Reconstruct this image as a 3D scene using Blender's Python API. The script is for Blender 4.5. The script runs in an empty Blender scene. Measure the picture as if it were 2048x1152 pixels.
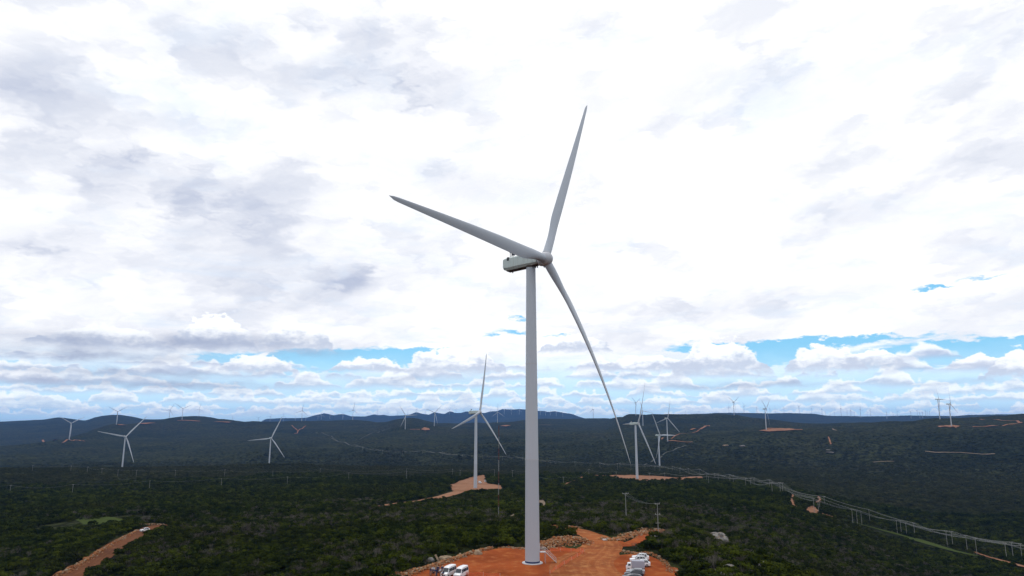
import bpy, bmesh, math, random
import numpy as np
from mathutils import Matrix, Vector
random.seed(7); rng = np.random.default_rng(7)
R = math.radians
scene = bpy.context.scene
COL = scene.collection

# ------------------------------------------------------------------ camera
CAMZ = 37.4                                   # drone height above the main pad (pad = 0)
FPX = 1365.0
PITCH = math.atan(262.0 / 1365.0)
cam_d = bpy.data.cameras.new("camera"); cam = bpy.data.objects.new("camera", cam_d); COL.objects.link(cam)
cam.location = (0, 0, CAMZ); cam.rotation_euler = (math.pi / 2 + PITCH, 0, 0)
cam_d.sensor_width = 36.0; cam_d.lens = 36.0 * FPX / 2048.0
cam_d.clip_start = 1.0; cam_d.clip_end = 90000.0
scene.camera = cam
scene.render.resolution_x = 1024; scene.render.resolution_y = 576
scene.view_settings.view_transform = 'Standard'; scene.view_settings.look = 'None'
scene.view_settings.exposure = 0.0; scene.view_settings.gamma = 1.0
scene.cycles.volume_bounces = 0
scene.cycles.max_bounces = 6
scene.cycles.diffuse_bounces = 3

CP, SP = math.cos(PITCH), math.sin(PITCH)
def ray(px, py):
    a = (px - 1024.0) / FPX; b = (576.0 - py) / FPX
    return a, CP - b * SP, SP + b * CP
def azel(px, py):
    x, y, z = ray(px, py)
    return math.degrees(math.atan2(x, y)), math.degrees(math.atan2(z, math.hypot(x, y)))

# ------------------------------------------------------------------ node helper
class S:
    """a shader socket with arithmetic"""
    nt = None
    def __init__(self, s): self.s = s
    @staticmethod
    def m(op, *a, clamp=False):
        n = S.nt.nodes.new('ShaderNodeMath'); n.operation = op; n.use_clamp = clamp
        for i, v in enumerate(a):
            if isinstance(v, S): S.nt.links.new(v.s, n.inputs[i])
            else: n.inputs[i].default_value = v
        return S(n.outputs[0])
    def __add__(s, o): return S.m('ADD', s, o)
    __radd__ = __add__
    def __sub__(s, o): return S.m('SUBTRACT', s, o)
    def __rsub__(s, o): return S.m('SUBTRACT', o, s)
    def __mul__(s, o): return S.m('MULTIPLY', s, o)
    __rmul__ = __mul__
    def __truediv__(s, o): return S.m('DIVIDE', s, o)
def xyz(x, y, z):
    n = S.nt.nodes.new('ShaderNodeCombineXYZ')
    for i, v in enumerate((x, y, z)):
        if isinstance(v, S): S.nt.links.new(v.s, n.inputs[i])
        else: n.inputs[i].default_value = v
    return S(n.outputs[0])
def noise(vec, scale=1.0, detail=4.0, rough=0.5, dist=0.0, color=False):
    n = S.nt.nodes.new('ShaderNodeTexNoise')
    S.nt.links.new(vec.s, n.inputs['Vector'])
    n.inputs['Scale'].default_value = scale; n.inputs['Detail'].default_value = detail
    n.inputs['Roughness'].default_value = rough; n.inputs['Distortion'].default_value = dist
    return S(n.outputs['Color' if color else 'Fac'])
def voro(vec, scale=1.0, feature='F1', rnd=1.0):
    n = S.nt.nodes.new('ShaderNodeTexVoronoi'); n.feature = feature
    S.nt.links.new(vec.s, n.inputs['Vector']); n.inputs['Scale'].default_value = scale
    n.inputs['Randomness'].default_value = rnd
    return S(n.outputs['Distance'])
def sstep(lo, hi, v):
    n = S.nt.nodes.new('ShaderNodeMapRange'); n.interpolation_type = 'SMOOTHSTEP'
    for k, x in (('Value', v), ('From Min', lo), ('From Max', hi)):
        if isinstance(x, S): S.nt.links.new(x.s, n.inputs[k])
        else: n.inputs[k].default_value = x
    return S(n.outputs[0])
def mixc(f, a, b, mode='MIX'):
    n = S.nt.nodes.new('ShaderNodeMix'); n.data_type = 'RGBA'; n.blend_type = mode
    for s, v in ((n.inputs[0], f), (n.inputs[6], a), (n.inputs[7], b)):
        if isinstance(v, S): S.nt.links.new(v.s, s)
        elif isinstance(v, (int, float)): s.default_value = v
        else: s.default_value = (*v, 1)
    return S(n.outputs[2])
def gsum(U, V, lst):
    """sum of soft elongated lobes; each (px, py, half width px, half height px, strength)"""
    tot = None
    for (px, py, rx, ry, amp) in lst:
        a, e = azel(px, py)
        ra = max(0.3, (azel(px + rx, py)[0] - azel(px - rx, py)[0]) / 2)
        re = max(0.1, (azel(px, py - ry)[1] - azel(px, py + ry)[1]) / 2)
        du = (U - a) * (1.0 / ra); dv = (V - e) * (1.0 / re)
        g = S.m('EXPONENT', (du * du + dv * dv) * -0.7) * amp
        tot = g if tot is None else tot + g
    return tot

# ------------------------------------------------------------------ world: sky with clouds
SUN_EL, SUN_AZ = R(62), R(-18)                # sun ahead of the camera, high, behind thin cloud
world = bpy.data.worlds.new("World"); scene.world = world; world.use_nodes = True
nt = world.node_tree; nt.nodes.clear(); S.nt = nt
wout = nt.nodes.new('ShaderNodeOutputWorld'); bg = nt.nodes.new('ShaderNodeBackground')
nt.links.new(bg.outputs[0], wout.inputs[0])
skyn = nt.nodes.new('ShaderNodeTexSky'); skyn.sky_type = 'NISHITA'; skyn.sun_disc = False
skyn.sun_elevation = SUN_EL; skyn.sun_rotation = SUN_AZ; skyn.altitude = 900
tc = nt.nodes.new('ShaderNodeTexCoord'); sep = nt.nodes.new('ShaderNodeSeparateXYZ')
nt.links.new(tc.outputs['Generated'], sep.inputs[0])
X, Y, Z = (S(sep.outputs[i]) for i in range(3))
DEG = 57.29578
U = S.m('ARCTAN2', X, Y) * DEG
V = S.m('ARCSINE', S.m('MINIMUM', S.m('MAXIMUM', Z, -1.0), 1.0)) * DEG
Zp = S.m('MAXIMUM', Z, 0.0) + 0.075
P = xyz(X / Zp, Y / Zp, 0.0)
A2 = xyz(U * 0.16, V * 0.42, 3.7)             # angular space for the low cloud banks
warp = noise(xyz(U * 0.5, V * 1.25, 8.0), 1.0, 5, 0.6)
warp2 = noise(xyz(U * 0.10, V * 0.35, 4.0), 1.0, 4, 0.55)
Uw = U + (warp - 0.5) * 5.0
Vw = V + (warp - 0.5) * 2.2
n1 = noise(P, 0.85, 7, 0.56, 0.15)
n2 = noise(P, 2.6, 6, 0.6, 0.2)
n3 = noise(A2, 2.2, 6, 0.6)
# high overcast: white with soft grey-lavender patches
dark_hi = gsum(Uw, Vw, [
    (90, 170, 150, 110, .55), (690, 120, 170, 70, .62), (860, 190, 110, 45, .4), (350, 60, 90, 60, .35),
    (470, 420, 170, 50, .6), (250, 330, 140, 60, .5), (80, 505, 100, 40, .62), (640, 340, 90, 40, .35),
    (600, 560, 190, 42, .85), (1440, 190, 130, 60, .42), (1700, 420, 170, 40, .3), (1980, 230, 90, 90, .35),
    (950, 380, 140, 40, .28), (1350, 620, 120, 26, .32), (180, 640, 110, 20, .2), (50, 370, 50, 18, .35),
    (870, 520, 120, 30, .2), (1150, 380, 60, 30, .22), (1960, 480, 110, 30, .25)])
na = noise(xyz(Uw * .085, Vw * .17, 6.0), 1.0, 7, .52, .2); nb_ = noise(xyz(Uw * .22, Vw * .40, 1.0), 1.0, 7, .53, .3)
clump = sstep(.36, .62, na * .6 + nb_ * .4)
hi = dark_hi * (clump * .95 + .22) + sstep(.50, .68, nb_) * 0.17 + sstep(.50, .72, n1) * 0.20
broad = noise(xyz(Uw * .12, Vw * .24, 21.0), 1.0, 7, .50, .1) + gsum(U, V, [(1250, 330, 330, 330, .13), (1000, 150, 260, 200, .06)])
white = mixc(sstep(.38, .56, broad), (0.90, 0.925, 0.99), (1.14, 1.14, 1.15))
col = mixc(S.m('MINIMUM', hi, 1.0), white, (0.50, 0.56, 0.72))
# thin veil: faint blue showing through
veil = sstep(.48, .72, noise(P, 1.9, 6, .62, .5)) * 0.42
col = mixc(veil, col, (0.74, 0.87, 1.04))
# clear sky gaps
gaps = gsum(Uw, V + (warp - 0.5) * 2.0, [
    (700, 718, 160, 16, 1.3), (600, 740, 70, 10, 1.2), (850, 702, 70, 9, .8), (480, 716, 90, 7, .7), (1025, 664, 45, 7, .75), (1115, 672, 30, 6, .5),
    (1035, 637, 45, 5, .6), (1390, 698, 60, 11, .9), (1550, 712, 80, 18, 1.2), (1600, 688, 100, 8, .9), (1880, 710, 150, 20, 1.35), (1740, 676, 150, 7, .6),
    (1985, 698, 100, 14, 1.2), (45, 729, 60, 6, .8), (1875, 573, 45, 5, .8), (1970, 553, 60, 4, .55), (1380, 600, 40, 4, .4),
    (1220, 760, 60, 10, .7), (1010, 775, 60, 10, .4)])
fine = noise(xyz(U * .9, V * 4.5, 2.0), 1.0, 5, .6)
gm = sstep(.26, .66, gaps * (warp2 * 0.7 + fine * 1.1 + .05))
skyc = mixc(1.0, S(skyn.outputs[0]), (0.075, 0.085, 0.095), 'MULTIPLY')
skyc = mixc(0.70, skyc, (0.27, 0.76, 1.12))
col = mixc(gm, col, skyc)
# pale blue air low down, behind the cloud banks
low = sstep(6.0, 2.2, V + (n3 - .5) * 1.5)
col = mixc(low * 0.92, col, (0.66, 0.98, 1.20))
# cumulus banks: (base elevation, thickness, coverage shift, frequency, seed)
for k, (b, t, cov, fr, sd) in enumerate([
        (0.25, 0.6, .07, 1.0, 1.1), (0.7, 0.7, .07, .85, 5.3), (1.2, 0.8, .06, .7, 9.7), (1.8, .9, .05, .6, 14.2), (2.5, 1.0, .02, .5, 21.4),
        (3.3, 1.1, .02, .42, 33.9), (4.1, 1.2, -.01, .36, 41.3)]):
    base = (noise(xyz(U * fr * .35, sd, 0.0), 1.0, 2) - .5) * (t * .9) + b
    prof = noise(xyz(U * fr * .5, sd * 3.1, 2.0), 1.0, 4, .55)
    puff = noise(xyz(U * fr * 1.3, V * fr * 3.0 + sd, sd), 1.0, 5, .55)
    top = base + (prof - .43 + cov) * (t * 5.0)
    Vp = V + (puff - .5) * (t * 1.3)
    mask = sstep(-0.02 * t, 0.22 * t, top - Vp) * sstep(-.25 * t, .3 * t, V - base + (puff - .5) * (.5 * t))
    sh = sstep(.0, .75, (Vp - base) / S.m('MAXIMUM', top - base, .3 * t) + (puff - .5) * .5)
    f = k / 6.0
    lo = (0.74 - .20 * f, 0.86 - .25 * f, 0.98 - .18 * f); up = (1.25 - .12 * f, 1.28 - .12 * f, 1.25 - .08 * f)
    col = mixc(mask * (0.72 + .2 * f), col, mixc(sh, lo, up))
# the separate heaps: (px, base row, half width, height)
pf = noise(xyz(U * .62, V * 1.05, 12.0), 1.0, 6, .58); pf2 = noise(xyz(U * 1.6, V * 2.4, 17.0), 1.0, 4, .55)
for (px, yb, wx, hp) in [(1150, 700, 75, 34), (740, 740, 90, 26), (905, 742, 115, 50), (1300, 740, 100, 34), (1440, 742, 100, 70), (1650, 738, 85, 52), (1745, 732, 70, 36), (1960, 732, 70, 26), (2045, 748, 75, 48), (515, 742, 90, 34), (40, 762, 100, 30),
                         (585, 694, 85, 56), (430, 692, 95, 66), (210, 690, 150, 40)]:
    a, e0 = azel(px, yb); ra = (azel(px + wx, yb)[0] - azel(px - wx, yb)[0]) / 2; h = azel(px, yb - hp)[1] - e0
    du = (U - a) * (1 / ra); Vq = V + (pf - .5) * (h * 1.5) + (pf2 - .5) * (h * .35)
    topd = (1.0 - S.m('POWER', S.m('ABSOLUTE', du), 2.2)) * h + e0
    mask = sstep(0.0, .12 * h, topd - Vq) * sstep(-.28 * h, .15 * h, V - e0 + (pf2 - .5) * (.5 * h))
    sh = sstep(.05, .62, (Vq - e0) * (1 / h) + (pf2 - .5) * .35)
    col = mixc(mask * .95, col, mixc(sh, (0.66, 0.73, 0.87), (1.15, 1.17, 1.18)))
# heavy flat-bottomed clouds on the left
dk = gsum(Uw, V + (warp - 0.5) * 1.2, [
    (150, 680, 170, 16, .9), (400, 685, 90, 14, .9), (560, 682, 90, 13, .7), (200, 712, 190, 10, .95), (250, 745, 230, 8, .9), (350, 770, 220, 9, .85),
    (60, 765, 90, 8, .5), (620, 706, 60, 7, .5), (1560, 768, 90, 6, .5), (1790, 735, 60, 5, .4), (820, 760, 120, 6, .4), (1400, 775, 100, 6, .45), (1900, 765, 120, 6, .4)])
dk = S.m('MINIMUM', dk * (n3 * 1.9 - .12), 1.0)
col = mixc(S.m('MAXIMUM', dk, 0.0) * .8, col, (0.38, 0.44, 0.60))
col = mixc(sstep(0.5, -1.5, V), col, (0.10, 0.13, 0.17))
nt.links.new(col.s, bg.inputs[0]); bg.inputs[1].default_value = 1.0
world.cycles.sampling_method = 'MANUAL'; world.cycles.sample_map_resolution = 512

sun_d = bpy.data.lights.new("sun", 'SUN'); sun = bpy.data.objects.new("sun", sun_d); COL.objects.link(sun)
sun_d.energy = 0.6; sun_d.angle = R(14); sun_d.color = (1.0, 0.95, 0.88)
sd_ = Vector((math.sin(SUN_AZ) * math.cos(SUN_EL), math.cos(SUN_AZ) * math.cos(SUN_EL), math.sin(SUN_EL)))
sun.rotation_euler = sd_.to_track_quat('Z', 'Y').to_euler(); sun.location = (0, 0, 400)

# ------------------------------------------------------------------ tagging and mesh helpers
def tag(o, label=None, cat=None, group=None, kind=None):
    if label: o['label'] = label
    if cat: o['category'] = cat
    if group: o['group'] = group
    if kind: o['kind'] = kind
    return o
def empty(name, loc=(0, 0, 0), rz=0.0):
    o = bpy.data.objects.new(name, None); COL.objects.link(o); o.location = loc; o.rotation_euler = (0, 0, rz)
    o.empty_display_size = 0.5
    return o
class MB:
    """collects primitives and links them as one mesh object"""
    def __init__(s): s.v = []; s.f = []; s.mi = []; s.cur = 0
    def add(s, vs, fs):
        n = len(s.v); s.v += [tuple(v) for v in vs]; s.f += [tuple(i + n for i in f) for f in fs]; s.mi += [s.cur] * len(fs)
    def box(s, c, d, rz=0.0, bev=0.0, taper=1.0):
        hx, hy, hz = d[0] / 2, d[1] / 2, d[2] / 2
        if bev > 0:
            bm = bmesh.new(); bmesh.ops.create_cube(bm, size=1.0)
            for v in bm.verts:
                tp = taper if v.co.z > 0 else 1.0
                v.co = Vector((v.co.x * d[0] * tp, v.co.y * d[1] * tp, v.co.z * d[2]))
            bmesh.ops.bevel(bm, geom=list(bm.edges), offset=bev, segments=2, affect='EDGES', profile=.6)
            vs = [v.co.copy() for v in bm.verts]; bm.verts.index_update(); fs = [[v.index for v in f.verts] for f in bm.faces]; bm.free()
        else:
            vs = [Vector((x * (taper if z > 0 else 1), y * (taper if z > 0 else 1), z)) for z in (-hz, hz) for (x, y) in ((-hx, -hy), (hx, -hy), (hx, hy), (-hx, hy))]
            fs = [(3, 2, 1, 0), (4, 5, 6, 7), (0, 1, 5, 4), (1, 2, 6, 5), (2, 3, 7, 6), (3, 0, 4, 7)]
        m = Matrix.Rotation(rz, 3, 'Z')
        s.add([m @ v + Vector(c) for v in vs], fs)
    def tube(s, a, b, r0, r1=None, n=8, caps=True):
        a, b = Vector(a), Vector(b); r1 = r0 if r1 is None else r1
        d = (b - a).normalized(); u = d.orthogonal().normalized(); w = d.cross(u)
        vs = []
        for p, r in ((a, r0), (b, r1)):
            for i in range(n):
                t = 2 * math.pi * i / n; vs.append(p + (u * math.cos(t) + w * math.sin(t)) * r)
        fs = [(i, (i + 1) % n, n + (i + 1) % n, n + i) for i in range(n)]
        if caps: fs += [tuple(range(n))[::-1], tuple(range(n, 2 * n))]
        s.add(vs, fs)
    def loft(s, rings, caps=True):
        n = len(rings[0]); vs = [p for r in rings for p in r]; fs = []
        for k in range(len(rings) - 1):
            for i in range(n):
                fs.append((k * n + i, k * n + (i + 1) % n, (k + 1) * n + (i + 1) % n, (k + 1) * n + i))
        if caps: fs += [tuple(range(n))[::-1], tuple(range((len(rings) - 1) * n, len(rings) * n))]
        s.add(vs, fs)
    def build(s, name, mat, parent=None, smooth=False, loc=None):
        me = bpy.data.meshes.new(name); me.from_pydata(s.v, [], s.f)
        for m in (mat if isinstance(mat, (list, tuple)) else [mat]): me.materials.append(m)
        if any(s.mi): me.polygons.foreach_set('material_index', s.mi)
        if smooth: me.polygons.foreach_set('use_smooth', [True] * len(me.polygons))
        me.update(); o = bpy.data.objects.new(name, me); COL.objects.link(o)
        if parent: o.parent = parent
        if loc: o.location = loc
        return o
def smooth_angle(o, deg=35):
    bm = bmesh.new(); bm.from_mesh(o.data); bmesh.ops.recalc_face_normals(bm, faces=bm.faces)
    for f in bm.faces: f.smooth = True
    for e in bm.edges:
        if len(e.link_faces) == 2 and e.calc_face_angle(0) > R(deg): e.smooth = False
    bm.to_mesh(o.data); bm.free()
def copy_tree(o, parent=None):
    c = o.copy(); COL.objects.link(c); c.parent = parent
    for ch in list(o.children): copy_tree(ch, c)
    return c

# ------------------------------------------------------------------ materials
def mat(name, build):
    m = bpy.data.materials.new(name); m.use_nodes = True; t = m.node_tree; t.nodes.clear(); S.nt = t
    o = t.nodes.new('ShaderNodeOutputMaterial'); b = t.nodes.new('ShaderNodeBsdfPrincipled'); t.links.new(b.outputs[0], o.inputs[0])
    build(t, b); return m
def pos():
    g = S.nt.nodes.new('ShaderNodeNewGeometry'); return S(g.outputs['Position'])
def objco():
    g = S.nt.nodes.new('ShaderNodeTexCoord'); return S(g.outputs['Object'])
def setc(t, b, key, v):
    if isinstance(v, S): t.links.new(v.s, b.inputs[key])
    elif isinstance(v, tuple): b.inputs[key].default_value = (*v, 1)
    else: b.inputs[key].default_value = v
def bump(t, b, h, strength=.5, dist=1.0):
    n = t.nodes.new('ShaderNodeBump'); n.inputs['Strength'].default_value = strength; n.inputs['Distance'].default_value = dist
    t.links.new(h.s, n.inputs['Height']); t.links.new(n.outputs[0], b.inputs['Normal'])
def plain(name, c, rough=.6, var=.12, scale=1.5, metal=0.0, spec=.4):
    def f(t, b):
        n = noise(objco(), scale, 5, .6)
        setc(t, b, 'Base Color', mixc(n, tuple(x * (1 - var) for x in c), tuple(min(1, x * (1 + var)) for x in c)))
        setc(t, b, 'Roughness', rough); setc(t, b, 'Metallic', metal); b.inputs['Specular IOR Level'].default_value = spec
    return mat(name, f)
def tower_paint(name, c, seam=True):
    def f(t, b):
        co = objco(); sp = t.nodes.new('ShaderNodeSeparateXYZ'); t.links.new(co.s, sp.inputs[0])
        z = S(sp.outputs[2]); x = S(sp.outputs[0]); y = S(sp.outputs[1])
        streak = noise(xyz(x * 2.5, y * 2.5, z * .06), 1.0, 5, .6)
        dirt = noise(co, .35, 5, .6)
        base = mixc(streak * .5 + dirt * .5, tuple(v * .86 for v in c), c)
        if seam:
            tone = sstep(26.7, 26.6, z)                    # bottom section is a slightly different grey
            base = mixc(tone * .7, base, tuple(v * .80 for v in c))
        setc(t, b, 'Base Color', base); setc(t, b, 'Roughness', .45); b.inputs['Specular IOR Level'].default_value = .35
    return mat(name, f)
M = {}
M['tower'] = tower_paint('tower_paint', (.49, .53, .59))
M['blade'] = tower_paint('blade_paint', (.48, .52, .58), False)
M['hub'] = plain('hub_paint', (.46, .47, .50), .45, .10, .8)
def _nac(t, b):
    co = objco(); sp = t.nodes.new('ShaderNodeSeparateXYZ'); t.links.new(co.s, sp.inputs[0])
    n = noise(co, .7, 6, .65)
    x = S(sp.outputs[0]); z = S(sp.outputs[2])
    fr = S.m('FRACT', x * .62); seam = sstep(.045, .02, fr)
    fz = S.m('FRACT', z * .9 + .37); seam = S.m('MAXIMUM', seam, sstep(.03, .01, fz) * .5)
    grime = sstep(.45, .75, noise(xyz(x * 1.2, z * .25, 0.0), 1.3, 5, .6))
    c = mixc(n, (.44, .52, .52), (.55, .62, .60)); c = mixc(seam * .45, c, (.2, .22, .22)); c = mixc(grime * .35, c, (.25, .25, .22))
    setc(t, b, 'Base Color', c); setc(t, b, 'Roughness', .5)
M['nacelle'] = mat('nacelle_shell', _nac)
M['under'] = plain('nacelle_underside', (.09, .065, .05), .8, .4, .8)
M['darkm'] = plain('dark_metal', (.03, .032, .04), .5, .2)
M['steel'] = plain('galvanised_steel', (.5, .51, .53), .45, .15, 3, .3)
M['concrete'] = plain('concrete', (.50, .51, .53), .8, .15, 1.2)
M['blue'] = plain('blue_band_paint', (.012, .025, .09), .6)
M['pole'] = plain('pole_concrete', (.24, .24, .23), .8, .2, 1.5)
M['wire'] = plain('aluminium_wire', (.24, .25, .25), .6, .1, 1, .2)
M['red'] = plain('mast_red', (.14, .035, .03), .6)
M['white'] = plain('white_metal', (.6, .6, .6), .6)
M['mastw'] = plain('mast_pale', (.26, .26, .26), .6)
M['carwhite'] = plain('white_car_paint', (.78, .79, .81), .25, .04, 1, 0, .6)
M['cardark'] = plain('dark_car_paint', (.02, .025, .04), .22, .1, 1, 0, .6)
M['carsilver'] = plain('silver_car_paint', (.36, .38, .41), .3, .05, 1, .4, .6)
M['boxgrey'] = plain('grey_cargo_box', (.34, .35, .42), .6, .06)
M['glass'] = plain('car_glass', (.012, .016, .025), .08, .1, 1, 0, .8)
M['tyre'] = plain('tyre_rubber', (.015, .015, .015), .85)
M['rim'] = plain('wheel_rim', (.35, .36, .37), .4, .1, 4, .6)
M['lamp'] = plain('lamp_lens', (.6, .6, .58), .15, .1, 4)
M['redlamp'] = plain('tail_lamp_lens', (.35, .02, .02), .2)
M['skin'] = plain('skin', (.32, .17, .11), .6)
M['hair'] = plain('dark_hair', (.015, .01, .008), .7)
M['navy'] = plain('navy_cloth', (.02, .03, .09), .9)
M['shirtw'] = plain('pale_shirt_cloth', (.45, .47, .52), .9)
M['jeans'] = plain('denim_cloth', (.04, .06, .12), .9)
M['orange'] = plain('orange_plastic_mesh', (.75, .13, .04), .6, .15, 2)
M['timber'] = plain('pale_timber', (.55, .5, .42), .8)
def _soil(c1, c2, c3, sc=1.0, ruts=False):
    def f(t, b):
        p = pos()
        n = noise(p, .05 * sc, 6, .6); n2_ = noise(p, .35 * sc, 6, .65); n3_ = noise(p, 2.5 * sc, 4, .6)
        c = mixc(sstep(.3, .7, n), c1, c2); c = mixc(sstep(.46, .72, n2_) * .75, c, c3); c = mixc(sstep(.55, .75, n3_) * .35, c, tuple(v * .55 for v in c1))
        if ruts:
            at = t.nodes.new('ShaderNodeAttribute'); at.attribute_name = 'across'
            ac = S(at.outputs['Fac'])
            w = noise(xyz(ac * 9.0, n * 1.5, 0.0), 1.0, 4, .6)
            c = mixc(sstep(.5, .75, w) * .30, c, tuple(min(1, v * 1.35) for v in c3)); c = mixc(sstep(.48, .3, w) * .25, c, tuple(v * .55 for v in c1))
        setc(t, b, 'Base Color', c); setc(t, b, 'Roughness', 1.0); b.inputs['Specular IOR Level'].default_value = .03
        bump(t, b, n2_ * .6 + n3_ * .3, .5, .5)
    return f
M['pad'] = mat('red_earth', _soil((.20, .044, .013), (.34, .080, .022), (.40, .14, .045)))
M['road'] = mat('red_earth_road', _soil((.20, .060, .022), (.34, .105, .036), (.44, .20, .075), 1.0, True))
M['brownroad'] = mat('brown_earth_road', _soil((.085, .034, .018), (.14, .056, .027), (.20, .09, .042), 1.0, True))
M['palesoil'] = mat('pale_earth', _soil((.16, .12, .09), (.22, .17, .12), (.28, .22, .16)))
M['farsoil'] = mat('far_earth', _soil((.20, .090, .048), (.28, .14, .08), (.32, .21, .14), .4))
def _rock(c1, c2):
    def f(t, b):
        p = pos(); n = noise(p, .6, 6, .65); n2_ = noise(p, 4, 4, .6); v = voro(p, .9)
        c = mixc(sstep(.35, .65, n), c1, c2); c = mixc(sstep(.5, .75, n2_) * .4, c, tuple(x * .5 for x in c1)); c = mixc(sstep(.5, .9, v) * .4, c, (.40, .25, .13))
        setc(t, b, 'Base Color', c); setc(t, b, 'Roughness', 1.0); b.inputs['Specular IOR Level'].default_value = .05; bump(t, b, n2_, .6, .15)
    return f
M['rubble'] = mat('ochre_rock', _rock((.25, .080, .028), (.36, .18, .085)))
M['rubblegrey'] = mat('pale_rock', _rock((.22, .16, .11), (.38, .29, .20)))
M['greyrock'] = mat('grey_rock', _rock((.15, .145, .14), (.30, .29, .27)))
def _leaf(lo, hi_, dry):
    def f(t, b):
        oi = t.nodes.new('ShaderNodeObjectInfo'); r = S(oi.outputs['Random'])
        p = pos(); n = noise(p, .012, 4, .6); n2_ = noise(p, .6, 3, .6)
        c = mixc(S.m('MULTIPLY', r, r), lo, hi_); c = mixc(sstep(.42, .66, n) * .5, c, tuple((a + b_) / 2 * .75 for a, b_ in zip(lo, dry)))
        c = mixc(sstep(.45, .7, n2_) * .5, c, tuple(v * 1.5 for v in hi_))
        n5 = noise(p, .0035, 4, .55); c = mixc(sstep(.52, .36, n5) * .45, c, lo); n4 = noise(p, .045, 5, .6); c = mixc(sstep(.54, .36, n4) * .6, c, tuple(v * .9 for v in lo)); c = mixc(sstep(.60, .74, n4) * .4, c, dry)
        sp = t.nodes.new('ShaderNodeSeparateXYZ'); t.links.new(p.s, sp.inputs[0]); yy = S(sp.outputs[1])
        setc(t, b, 'Base Color', c); setc(t, b, 'Roughness', .9); b.inputs['Specular IOR Level'].default_value = .03
    return f
M['leaf'] = mat('shrub_leaves', _leaf((.007, .014, .002), (.054, .068, .005), (.048, .036, .015)))
M['scrub'] = mat('haze_lightened_leaves', _leaf((.022, .028, .010), (.058, .062, .022), (.065, .052, .03)))  # far leaves: distance haze and missing shadow painted in as lighter, greyer colour
M['twig'] = mat('bare_twigs', _leaf((.07, .06, .052), (.15, .135, .12), (.12, .10, .09)))
def _grass(t, b):
    p = pos(); n = noise(p, .05, 5, .6); n2_ = noise(p, .5, 4, .6)
    setc(t, b, 'Base Color', mixc(n2_, mixc(n, (.024, .040, .008), (.045, .062, .013)), (.058, .078, .018))); setc(t, b, 'Roughness', 1.0); b.inputs['Specular IOR Level'].default_value = .03
    bump(t, b, n2_, .8, 1.0)
M['grass'] = mat('pale_green_grass', _grass)
def _ground(t, b):
    p = pos(); sp = t.nodes.new('ShaderNodeSeparateXYZ'); t.links.new(p.s, sp.inputs[0]); x, y = S(sp.outputs[0]), S(sp.outputs[1])
    dist = S.m('SQRT', x * x + y * y)
    p2 = xyz(x, y, 0.0)
    far = noise(p2, .0018, 6, .6); mid = noise(p2, .006, 6, .62); sm = noise(p2, .03, 6, .7); tiny = noise(p2, .12, 3, .7)
    vo = voro(p2, .085); vo2 = voro(p2, .03)
    c = mixc(sstep(.35, .65, mid), (.028, .034, .012), (.048, .054, .019))
    c = mixc(sstep(.52, .36, far) * .55, c, (.012, .018, .008)); c = mixc(sstep(.50, .66, far) * .6, c, (.042, .040, .020))
    c = mixc(sstep(.52, .75, sm) * .55, c, (.034, .040, .022))
    c = mixc(sstep(.48, .30, sm) * .7, c, (.005, .008, .005))
    c = mixc(sstep(.35, .70, vo) * .75, c, (.006, .009, .005))
    c = mixc(sstep(.55, .72, tiny) * .5, c, (.045, .048, .030))
    # scattered bare patches and rock faces on the far hills
    bare = sstep(.70, .76, noise(p2, .0052, 5, .65)) * sstep(1500., 2500., dist)
    c = mixc(bare * .25, c, (.10, .095, .08))
    setc(t, b, 'Base Color', c); setc(t, b, 'Roughness', 1.0); b.inputs['Specular IOR Level'].default_value = .02
    h = (1.0 - vo) * 5.0 + sm * 8.0 + tiny * 3.0
    bump(t, b, h, 1.0, 1.3)
M['ground'] = mat('scrubland', _ground)

# ------------------------------------------------------------------ terrain (heights relative to the pad)
def _h(ix, iy, s):
    n = (ix * 374761393 + iy * 668265263 + s * 974634777) & 0xffffffff
    n = ((n ^ (n >> 13)) * 1274126177) & 0xffffffff
    return ((n ^ (n >> 16)) & 0xffff) / 65535.0
def vnoise(x, y, s=0):
    x = np.asarray(x, float); y = np.asarray(y, float)
    xi = np.floor(x).astype(np.int64); yi = np.floor(y).astype(np.int64); fx = x - xi; fy = y - yi
    fx = fx * fx * (3 - 2 * fx); fy = fy * fy * (3 - 2 * fy)
    a, b, c, d = _h(xi, yi, s), _h(xi + 1, yi, s), _h(xi, yi + 1, s), _h(xi + 1, yi + 1, s)
    return (a * (1 - fx) + b * fx) * (1 - fy) + (c * (1 - fx) + d * fx) * fy
def fbm(x, y, s=0, o=4):
    t = 0; a = .5; tot = 0
    for k in range(o): t = t + a * vnoise(x * 2 ** k, y * 2 ** k, s + k * 17); tot += a; a *= .55
    return t / tot - .5
COLX = np.array([-1100, 0, 256, 512, 768, 1024, 1280, 1536, 1792, 2048, 3200.])
NEAR = [  # distance, height below the camera per column
    (40, [-46, -48, -47, -46, -44, -43, -43, -46, -50, -52, -54]),
    (120, [-56, -52, -48, -44, -39, -37.6, -38, -47, -57, -61, -70]),
    (190, [-60, -54, -50, -46, -40, -37.4, -37.6, -52, -66, -72, -84]),
    (250, [-62, -56, -51, -47, -42, -38, -38.5, -57, -75, -82, -92]),
    (340, [-66, -59, -52, -50, -49, -47, -47, -62, -85, -92, -100]),
    (500, [-72, -66, -60, -60, -60, -60, -60, -68, -96, -100, -108]),
    (766, [-84, -78, -74, -74, -74, -74, -74, -77, -113, -112, -118]),
    (1065, [-94, -90, -86, -86, -86, -87, -88, -95, -123, -124, -126]),
    (1500, [-84, -84, -89, -92, -98, -106, -108, -116, -126, -126, -126]),
    (2000, [-128, -130, -130, -137, -137, -126, -125, -120, -118, -116, -116])]
def slope_of(px, py):
    x, y, z = ray(px, py); return z / math.hypot(x, y)
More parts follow.
